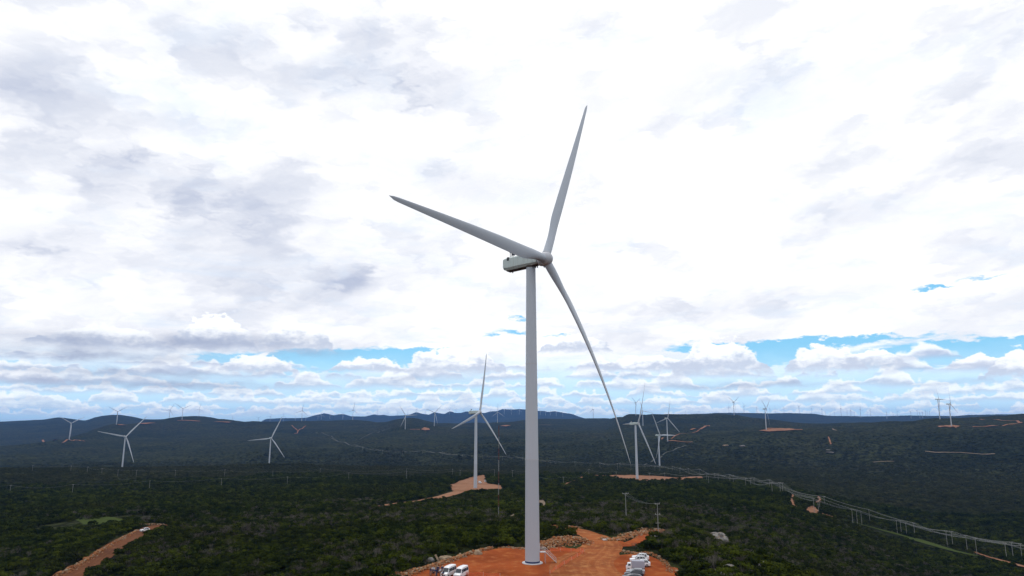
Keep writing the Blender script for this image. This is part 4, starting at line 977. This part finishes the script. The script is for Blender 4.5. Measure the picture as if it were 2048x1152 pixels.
# ------------------------------------------------------------------ people beside the minibus
def person(x, y, rz, top, trousers, label, arm=0.25, stride=.12, h=1.72):
    z = float(height(x, y)) + .05; k = h / 1.72
    root_me = bpy.data.meshes.new('person')
    J = {'pel': (0, 0, .95, .135), 'sp': (0, 0, 1.12, .125), 'ch': (.01, 0, 1.32, .15), 'nk': (.01, 0, 1.47, .06), 'hd': (.02, 0, 1.58, .095), 'ht': (.015, 0, 1.66, .085)}
    for s, n in ((-1, 'r'), (1, 'l')):
        f = stride * s
        J['hp' + n] = (0, s * .09, .88, .095); J['kn' + n] = (f * .5 + .02, s * .10, .49, .06); J['an' + n] = (f, s * .11, .09, .042); J['to' + n] = (f + .15, s * .13, .04, .035)
        J['sh' + n] = (.0, s * .18, 1.40, .06); J['el' + n] = (-.02 + arm * .3 * (s > 0), s * .25, 1.12, .045); J['wr' + n] = (.06 + arm * (s > 0), s * .24, .90 + arm * .5 * (s > 0), .03); J['pa' + n] = (.10 + arm * 1.15 * (s > 0), s * .235, .82 + arm * .6 * (s > 0), .035)
    E_ = [('pel', 'sp'), ('sp', 'ch'), ('ch', 'nk'), ('nk', 'hd'), ('hd', 'ht')]
    for n in 'rl': E_ += [('pel', 'hp' + n), ('hp' + n, 'kn' + n), ('kn' + n, 'an' + n), ('an' + n, 'to' + n), ('ch', 'sh' + n), ('sh' + n, 'el' + n), ('el' + n, 'wr' + n), ('wr' + n, 'pa' + n)]
    for n, s in (('r', -1), ('l', 1)):
        px_, py_, pz_, _ = J['pa' + n]
        for q in range(5):
            yy = (q - 1.5) * .02 if q < 4 else s * -.045; ln = (.07, .08, .075, .06, .05)[q]
            J['f%d' % q + n] = (px_ + .01 + (q == 4) * .02, py_ + yy, pz_ - .03, .009); J['g%d' % q + n] = (px_ + .03, py_ + yy * 1.1, pz_ - .03 - ln, .008)
            E_ += [('pa' + n, 'f%d' % q + n), ('f%d' % q + n, 'g%d' % q + n)]
    names = list(J); idx = {n: i for i, n in enumerate(names)}
    root_me.from_pydata([Vector(J[n][:3]) * k for n in names], [(idx[a], idx[b_]) for a, b_ in E_], []); root_me.update()
    o = bpy.data.objects.new('person', root_me); COL.objects.link(o)
    sk = o.modifiers.new('skin', 'SKIN')
    for i, n in enumerate(names):
        sv = root_me.skin_vertices[0].data[i] if root_me.skin_vertices else None
    return o, J, idx, names, k
def person_obj(x, y, rz, top, trousers, label, arm=.25, stride=.12, h=1.72):
    o, J, idx, names, k = person(x, y, rz, top, trousers, label, arm, stride, h)
    me = o.data
    if not me.skin_vertices:
        bm = bmesh.new(); bm.from_mesh(me); ly = bm.verts.layers.skin.verify(); bm.verts.ensure_lookup_table()
        for i, n in enumerate(names): bm.verts[i][ly].radius = (J[n][3] * k,) * 2; bm.verts[i][ly].use_root = (n == 'pel')
        bm.to_mesh(me); bm.free()
    sb = o.modifiers.new('sub', 'SUBSURF'); sb.levels = 1; sb.render_levels = 1
    dg = bpy.context.evaluated_depsgraph_get(); dg.update(); ev = bpy.data.meshes.new_from_object(o.evaluated_get(dg)); ev.name = 'person'
    o.modifiers.clear(); o.data = ev
    for m in (M['skin'], M[top], M[trousers], M['hair'], M['darkm']): ev.materials.append(m)
    while len(ev.materials) > 5: ev.materials.pop(index=0)
    for p in ev.polygons:
        c = p.center / k; mi = 0
        if c.z < .10: mi = 4
        elif c.z < .96 and abs(c.y) < .19: mi = 2
        elif c.z < 1.46 and (c.z > 1.10 or abs(c.y) < .17): mi = 1
        elif c.z > 1.60 and c.x < .06 or c.z > 1.68 or (c.z > 1.52 and c.x < -.03): mi = 3
        p.material_index = mi; p.use_smooth = True
    f = MB()                              # face: nose, brows, mouth, ears
    f.box((.115 * k, 0, 1.575 * k), (.03, .022, .04)); f.box((.10 * k, .035 * k, 1.60 * k), (.02, .02, .01)); f.box((.10 * k, -.035 * k, 1.60 * k), (.02, .02, .01)); f.box((.10 * k, 0, 1.535 * k), (.015, .045, .01))
    f.box((.02 * k, .095 * k, 1.58 * k), (.03, .02, .05)); f.box((.02 * k, -.095 * k, 1.58 * k), (.03, .02, .05)); f.build('face', M['skin'], o)
    o.location = (x, y, float(height(x, y)) + .05); o.rotation_euler = (0, 0, rz); tag(o, label, 'person', 'people beside the minibus'); return o
for (px, py, rz, tp, tr, ar, lab) in [
    (861, 1151, 20, 'navy', 'jeans', .3, 'person in dark blue top standing at the left end of the group'),
    (866, 1147, -60, 'shirtw', 'navy', .1, 'person in pale shirt second from left in the group'),
    (872, 1152, 150, 'navy', 'jeans', .25, 'person in dark blue top with an arm forward, third from left in the group'),
    (876, 1146, -100, 'navy', 'navy', .1, 'person all in dark blue at the back middle of the group'),
    (881, 1151, 200, 'shirtw', 'jeans', .3, 'person in pale shirt and jeans, third from right in the group'),
    (884, 1146, -30, 'navy', 'jeans', .15, 'person in dark top next to the minibus front, second from right'),
    (886.5, 1156, 170, 'navy', 'navy', .2, 'person in dark clothes standing closest to the minibus windscreen')]:
    x, y, z = hit(px, py); person_obj(x, y, R(rz), tp, tr, lab, ar, .08, random.uniform(1.62, 1.80))

# ------------------------------------------------------------------ orange mesh fence
def fence(pxs, label):
    W_ = [hit(*p)[:2] for p in pxs]; root = empty('barrier_fence', (W_[0][0], W_[0][1], float(height(*W_[0])))); o0 = Vector(root.location)
    C = spline(W_, 6); b = MB(); n = len(C)
    for i in range(n - 1):
        for r in range(5):
            z0 = .15 + r * .17; sag0 = .12 * math.sin(i * 1.3); sag1 = .12 * math.sin((i + 1) * 1.3)
            a = Vector((C[i][0], C[i][1], float(height(*C[i])) + z0 + sag0)) - o0; c = Vector((C[i + 1][0], C[i + 1][1], float(height(*C[i + 1])) + z0 + sag1)) - o0
            up = Vector((0, 0, .13)); sd = Vector((0, .02, 0)); up = Vector((0, 0, .07)); b.add([a, c, c + up, a + up, a + sd, c + sd, c + up + sd, a + up + sd], [(0, 1, 2, 3), (7, 6, 5, 4), (0, 4, 5, 1), (3, 2, 6, 7)])
    b.build('plastic_mesh', M['orange'], root)
    for i in range(0, n, 5):
        q = MB(); p = Vector((C[i][0], C[i][1], float(height(*C[i])))) - o0; q.tube(p, p + Vector((0, 0, 1.1)), .03, .03, 6); q.build('post', M['timber'], root)
    tag(root, label, 'fence', 'orange barrier fences')
fence([(1168, 1104), (1163, 1109), (1150, 1117), (1135, 1126), (1115, 1138), (1100, 1149)], 'orange plastic mesh fence running between the big tower and the dirt road')
fence([(1100, 1103), (1125, 1103), (1150, 1104), (1168, 1104)], 'faint orange mesh fence across the back of the pad right of the stairs')
fence([(1000, 1156), (960, 1153), (930, 1153)], 'orange mesh fence along the bottom of the pad near the minibuses')

# ------------------------------------------------------------------ rocks
def rock_pts(r):
    bm = bmesh.new(); bmesh.ops.create_icosphere(bm, subdivisions=1, radius=1); s = [rng.uniform(.6, 1.25) for _ in range(3)]; s[2] *= .75
    for v in bm.verts: v.co = Vector((v.co.x * s[0], v.co.y * s[1], v.co.z * s[2])) * rng.uniform(.78, 1.12) * r
    q = Matrix.Rotation(rng.uniform(0, 6.28), 3, 'Z') @ Matrix.Rotation(rng.uniform(-.5, .5), 3, 'X')
    vs = [q @ v.co for v in bm.verts]; bm.verts.index_update(); fs = [tuple(v.index for v in f.verts) for f in bm.faces]; bm.free(); return vs, fs
def rubble(name, pxs, hw, n, size, mats, hgt=.0, world_pts=False, seed=1):
    C = spline([p if world_pts else hit(*p)[:2] for p in pxs], 8); b = MB()
    hws = hw if isinstance(hw, (list, tuple)) else [hw] * len(pxs)
    for _ in range(n):
        t = rng.uniform(0, len(C) - 1.001); i = int(t); f = t - i; c = C[i] * (1 - f) + C[i + 1] * f; w = np.interp(t / (len(C) - 1), np.linspace(0, 1, len(hws)), hws)
        o_ = rng.normal(0, .45, 2); o_ = np.clip(o_, -1, 1) * w; x, y = c + o_; rr = size * rng.uniform(.35, 1) ** 1.5 * (2.0 if rng.random() < .06 else 1)
        pile = hgt * max(0, 1 - (np.hypot(*o_) / w) ** 1.5)
        vs, fs = rock_pts(rr); z = float(height(x, y)) + pile * rng.uniform(.5, 1) + rr * .25; b.cur = 0 if rng.random() < .7 else 1
        b.add([(v.x + x, v.y + y, v.z + z) for v in vs], fs)
    b.cur = 0; o = b.build(name, [M[m] for m in mats]); o['kind'] = 'stuff'
    KEEP.append(lambda x, y, c=[tuple(q) for q in C], hw=float(max(hws)) * .8: near_line(c, hw, x, y)); return o
rubble('rubble', [(800, 1152), (835, 1143), (870, 1132), (900, 1122), (925, 1113), (950, 1105), (985, 1097)], [3.2, 2.8, 2.2, 1.7, 1.3, 1.0, .8], 1500, .34, ['rubble', 'rubblegrey'], .6)
rubble('rubble', [(1000, 1096), (1025, 1096), (1052, 1099)], 1.1, 160, .30, ['rubblegrey', 'rubble'], .2)
rubble('rubble', [(1085, 1098), (1105, 1090), (1125, 1084), (1145, 1082), (1162, 1087)], [2.5, 4.5, 6, 6, 4], 2000, .40, ['rubble', 'rubblegrey'], 1.5)
rubble('rubble', [(1095, 1054), (1125, 1053.5), (1155, 1056)], 2.0, 400, .38, ['rubble', 'rubblegrey'], .5)
rubble('rubble', [(1205, 1078), (1222, 1081), (1245, 1078), (1262, 1070), (1285, 1066), (1310, 1066), (1330, 1062)], [1.5, 2, 3, 4, 4, 5, 3], 1200, .40, ['rubble', 'rubblegrey'], .6)
rubble('rubble', [(1252, 1104), (1275, 1108), (1300, 1107), (1330, 1125), (1345, 1145)], [2, 1.6, 1.2, 1.2, 1.6], 500, .28, ['rubble', 'rubblegrey'], .3)
rubble('rubble', [(118, 1152), (150, 1134), (185, 1114), (220, 1092), (250, 1075), (275, 1062)], [3.5, 3, 2, 2, 2, 1.5], 900, .45, ['rubble', 'rubblegrey'], .8)
rubble('rubble', [(262, 1050), (300, 1049), (330, 1050)], 2.5, 150, .45, ['rubblegrey', 'rubble'], .4)
def boulder(px, py, r, label, m='greyrock', flat=.7, parts=3):
    x, y, z = hit(px, py); b = MB()
    for k in range(parts):
        bm = bmesh.new(); bmesh.ops.create_icosphere(bm, subdivisions=3, radius=1); s = (rng.uniform(.8, 1.3), rng.uniform(.7, 1.1), flat * rng.uniform(.8, 1.1)); o_ = Vector((rng.uniform(-.8, .8), rng.uniform(-.4, .4), rng.uniform(-.1, .3) * k)) * r * (k > 0); sd = rng.integers(1, 99)
        q = .55 if k else 1
        vs = [];
        for v in bm.verts:
            c = v.co; e = 1 + .7 * float(fbm(c.x * 1.7 + sd, c.y * 1.7 + c.z * 1.3, int(sd), 3)); st = round(c.z * 4) / 4 * .5 + c.z * .5
            vs.append(Vector((c.x * s[0] * e, c.y * s[1] * e, st * s[2] * e)) * r * q + o_)
        bm.verts.index_update(); fs = [tuple(v.index for v in f.verts) for f in bm.faces]; bm.free(); b.add([(v.x, v.y, v.z) for v in vs], fs)
    o = b.build('boulder', M[m]); o.location = (x, y, z + r * .2); tag(o, label, 'boulder'); KEEP.append(lambda X_, Y_, x=x, y=y, r=r: (np.hypot(X_ - x, Y_ - y) < r * 1.25) | (near_line([(x * (1 - 6 * min(1, r / 3) / math.hypot(x, y)), y * (1 - 6 * min(1, r / 3) / math.hypot(x, y))), (x, y)], r * 1.1, X_, Y_))); return o
boulder(860, 1123, 1.1, 'grey boulder lying apart at the left end of the rubble line', parts=1)
boulder(890, 1119, 1.4, 'ochre topped boulder on the rubble line behind the minibuses', 'rubblegrey', .5, 2)
boulder(956, 1109, 1.0, 'pale boulder against the bushes near the back corner of the pad', 'rubblegrey', .9, 1)
b = MB(); b.box((0, 0, .9), (.5, .4, 2.4), bev=.08); o = b.build('stone_slab', M['rubblegrey']); x, y, z = hit(878, 1124); o.location = (x, y, z); o.rotation_euler = (R(-8), R(-28), R(20)); tag(o, 'pale slab of stone leaning upright between two boulders on the rubble line', 'stone slab')
boulder(1436, 1073, 3.1, 'upper flat pile of grey rock in the bushes right of the poles', flat=.45)
boulder(1442, 1084, 3.2, 'large layered grey rock outcrop in the bushes right of the poles', flat=.8, parts=4)
boulder(1452, 1097, 1.9, 'small grey rock just below the layered outcrop')
boulder(1530, 1133, 1.8, 'low grey rocks half buried in the bushes near the lower right', flat=.4)
boulder(1446, 1146, 2.0, 'grey rocks at the bottom edge right of the parking area', flat=.5)
boulder(1451, 892, 9, 'pale rock outcrop on the far dark slope, left one of two', 'rubblegrey', .3)
boulder(1485, 893, 8, 'pale rock outcrop on the far dark slope, right one of two', 'greyrock', .35)
boulder(1660, 906, 10, 'wide grey rock outcrop on the far slope below the short orange track', 'greyrock', .15, 5)
def slab(px, py, label, rz=0.0):
    x, y, z = hit(px, py); b = MB(); b.box((0, 0, .3), (5.2, 1.1, .35), bev=.04); b.box((-1.2, 0, .08), (.2, 1.1, .16)); b.box((1.2, 0, .08), (.2, 1.1, .16)); o = b.build('concrete_slab', M['mwhite'] if 'mwhite' in M else M['white']); o.location = (x, y, z); o.rotation_euler = (0, 0, rz); tag(o, label, 'concrete slab', 'pale concrete slabs')
slab(1222, 1081, 'long white slab lying beside the bend of the dirt road', R(4)); slab(1308, 1074.5, 'long white slab lying at the foot of the pole with four crossarms')
sheet('stony_ground', [(1268, 1068), (1290, 1062), (1320, 1060), (1340, 1064), (1335, 1074), (1310, 1077), (1285, 1074)], M['pad'], .01, rag=1)

# ------------------------------------------------------------------ scrub: thousands of low bushes nobody could count
def leaf_cloud(n, rad, hgt, leaf, seed, clumps=7):
    r_ = np.random.default_rng(seed); b = MB()
    cl = [(r_.uniform(-.6, .6) * rad, r_.uniform(-.6, .6) * rad, hgt * r_.uniform(.45, .9), rad * r_.uniform(.32, .55)) for _ in range(clumps)]
    for _ in range(n):
        c = cl[r_.integers(0, clumps)]; th = r_.uniform(0, 6.283); ph = math.acos(r_.uniform(-.25, 1)); rr = c[3] * r_.uniform(.75, 1.08)
        p = Vector((c[0] + rr * math.sin(ph) * math.cos(th), c[1] + rr * math.sin(ph) * math.sin(th), max(.05, c[2] + rr * .62 * math.cos(ph))))
        nrm = Vector((math.sin(ph) * math.cos(th), math.sin(ph) * math.sin(th), math.cos(ph) + .5)) + Vector(r_.normal(0, .45, 3)); nrm.normalize()
        u = nrm.orthogonal().normalized(); w = nrm.cross(u); a = r_.uniform(0, 6.28); u, w = u * math.cos(a) + w * math.sin(a), w * math.cos(a) - u * math.sin(a); l = leaf * r_.uniform(.6, 1.4)
        b.add([p - u * l, p - w * l * .55, p + u * l, p + w * l * .55], [(0, 1, 2, 3)])
    for _ in range(5):
        a = r_.uniform(0, 6.28); b.tube((0, 0, -.4), (math.cos(a) * rad * .4, math.sin(a) * rad * .4, hgt * .6), .05, .03, 4, False)
    return b
def twig_cloud(rad, hgt, seed):
    r_ = np.random.default_rng(seed); b = MB()
    def br(p, d, l, r0, lv):
        q = p + d * l; b.tube(p, q, r0, r0 * .6, 3, False)
        if lv == 0: return
        for _ in range(3): dd = (d + Vector(r_.normal(0, .42, 3))).normalized(); dd.z = abs(dd.z) * .8 + .15; br(q, dd.normalized(), l * r_.uniform(.55, .8), r0 * .62, lv - 1)
    for _ in range(5): a = r_.uniform(0, 6.28); br(Vector((0, 0, -.2)), Vector((math.cos(a) * .45, math.sin(a) * .45, 1)).normalized(), hgt * .38, .05, 3)
    return b
proto_col = bpy.data.collections.new('bush_prototypes'); protos_b = []
def stash(b, name, m):
    me = bpy.data.meshes.new(name); me.from_pydata(b.v, [], b.f); me.materials.append(M[m]); me.update(); o = bpy.data.objects.new(name, me); proto_col.objects.link(o); return o
for i in range(6): stash(leaf_cloud(420, 1.7, 1.9, .21, 100 + i, 6 + i % 4), 'a_bush_%d' % i, 'leaf')
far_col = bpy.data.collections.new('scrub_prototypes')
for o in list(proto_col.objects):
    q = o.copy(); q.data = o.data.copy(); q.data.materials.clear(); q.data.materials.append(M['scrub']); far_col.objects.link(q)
dry_col = bpy.data.collections.new('twig_prototypes')
for i in range(3):
    b = twig_cloud(1.4, 3.0, 300 + i); me = bpy.data.meshes.new('twig'); me.from_pydata(b.v, [], b.f); me.materials.append(M['twig']); o = bpy.data.objects.new('twig_%d' % i, me); dry_col.objects.link(o)
def free(x, y):
    k = np.ones(len(x), bool)
    D_ = np.hypot(x, y); g = np.maximum(.45, smst(260, 650, D_))
    for f in KEEP:
        k &= ~f(x, y)
        for s_m in (5., 11., 17.): k &= ~(f(x * (1 + s_m * g / D_), y * (1 + s_m * g / D_)) & (D_ > 195))
    k &= ~((np.hypot(x - TURB[0][1], y - TURB[0][2]) < 6)); return k
def scatter(d0, d1, dens, az0=-43, az1=43):
    area = math.radians(az1 - az0) / 2 * (d1 * d1 - d0 * d0); n = int(area * dens)
    a = np.radians(rng.uniform(az0, az1, n)); d = np.sqrt(rng.uniform(d0 * d0, d1 * d1, n)); return d * np.sin(a), d * np.cos(a), d
def point_stuff(name, cols, X_, Y_, sc, flat):
    n = len(X_); z = height(X_, Y_); me = bpy.data.meshes.new(name); me.vertices.add(n); me.vertices.foreach_set('co', np.stack([X_, Y_, z], 1).ravel())
    a = me.attributes.new('size', 'FLOAT_VECTOR', 'POINT'); a.data.foreach_set('vector', np.stack([sc, sc, sc * flat], 1).astype(np.float32).ravel())
    a = me.attributes.new('turn', 'FLOAT_VECTOR', 'POINT'); a.data.foreach_set('vector', np.stack([rng.normal(0, .1, n), rng.normal(0, .1, n), rng.uniform(0, 6.28, n)], 1).astype(np.float32).ravel())
    a = me.attributes.new('pick', 'INT', 'POINT'); a.data.foreach_set('value', rng.integers(0, 60, n).astype(np.int32))
    o = bpy.data.objects.new(name, me); COL.objects.link(o); o['kind'] = 'stuff'
    g = bpy.data.node_groups.new(name, 'GeometryNodeTree'); g.interface.new_socket('Geometry', in_out='INPUT', socket_type='NodeSocketGeometry'); g.interface.new_socket('Geometry', in_out='OUTPUT', socket_type='NodeSocketGeometry')
    gi = g.nodes.new('NodeGroupInput'); go = g.nodes.new('NodeGroupOutput'); ip = g.nodes.new('GeometryNodeInstanceOnPoints'); ci = g.nodes.new('GeometryNodeCollectionInfo')
    ci.inputs['Collection'].default_value = cols; ci.inputs['Separate Children'].default_value = True; ci.inputs['Reset Children'].default_value = True
    ip.inputs['Pick Instance'].default_value = True
    def na(nm, t):
        q = g.nodes.new('GeometryNodeInputNamedAttribute'); q.data_type = t; q.inputs['Name'].default_value = nm; return q.outputs['Attribute']
    L = g.links.new; L(gi.outputs[0], ip.inputs['Points']); L(ci.outputs[0], ip.inputs['Instance']); L(na('size', 'FLOAT_VECTOR'), ip.inputs['Scale']); L(na('pick', 'INT'), ip.inputs['Instance Index'])
    er = g.nodes.new('FunctionNodeEulerToRotation'); L(na('turn', 'FLOAT_VECTOR'), er.inputs[0]); L(er.outputs[0], ip.inputs['Rotation']); L(ip.outputs[0], go.inputs[0])
    md = o.modifiers.new('scatter', 'NODES'); md.node_group = g; return o
XS, YS, SS = [], [], []
LIM = 1150.0
for (d0, d1, dens, sc) in ((100, 260, .19, 1.05), (260, 450, .135, 1.15), (450, 750, .08, 1.4), (750, 1150, .042, 1.75), (1150, 1750, .024, 2.1), (1750, 2900, .011, 2.6)):
    x, y, d = scatter(d0, d1, dens); cl = fbm(x / (d * .05 + 12), y / (d * .05 + 12), 77, 3); k = free(x, y) & (cl > -.42 + .12 * rng.random(len(x)))
    x, y, cl = x[k], y[k], cl[k]; XS.append(x); YS.append(y); SS.append(sc * (.45 + 1.0 * rng.random(len(x)) ** 1.6) * (1 + .9 * cl))
XS, YS, SS = map(np.concatenate, (XS, YS, SS)); print('bushes', len(XS))
bases_free = np.ones(len(XS), bool)
for (_n, bx, by, *_q) in TURB[1:]: bases_free &= np.hypot(XS - bx, YS - by) > 10
# the far edge of the bushes thins out instead of stopping on a line
DS = np.hypot(XS, YS); bases_free &= rng.random(len(XS)) > smst(1700, 2850, DS)
XS, YS, SS, DS = XS[bases_free], YS[bases_free], SS[bases_free], DS[bases_free]
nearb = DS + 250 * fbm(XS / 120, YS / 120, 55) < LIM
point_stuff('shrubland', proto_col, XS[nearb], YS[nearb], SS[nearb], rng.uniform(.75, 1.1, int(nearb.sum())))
point_stuff('hazed_far_scrub', far_col, XS[~nearb], YS[~nearb], SS[~nearb], rng.uniform(.55, .8, int((~nearb).sum())))  # same bushes as nearby, with haze lightening put into their leaf colour
x, y, d = scatter(100, 600, .034); k = free(x, y) & (fbm(x / 40, y / 40, 91, 3) > -.08); x, y = x[k], y[k]
point_stuff('dry_shrubs', dry_col, x, y, rng.uniform(.7, 1.35, len(x)), rng.uniform(.8, 1.2, len(x)))

# ------------------------------------------------------------------ air
hz = MB(); T0 = float(height(0., 30.)) ; zlo = -420.0; zhi = 305.0; Hs = 41000.0
hz.box((0, 0, (zlo + zhi) / 2), (Hs, Hs, zhi - zlo)); hm = bpy.data.materials.new('haze'); hm.use_nodes = True; t = hm.node_tree; t.nodes.clear()
ho = t.nodes.new('ShaderNodeOutputMaterial'); hv = t.nodes.new('ShaderNodeVolumePrincipled'); hv.inputs['Color'].default_value = HAZEC; hv.inputs['Density'].default_value = HAZED
t.links.new(hv.outputs[0], ho.inputs['Volume']); ho_ = hz.build('haze', hm); ho_['kind'] = 'stuff'
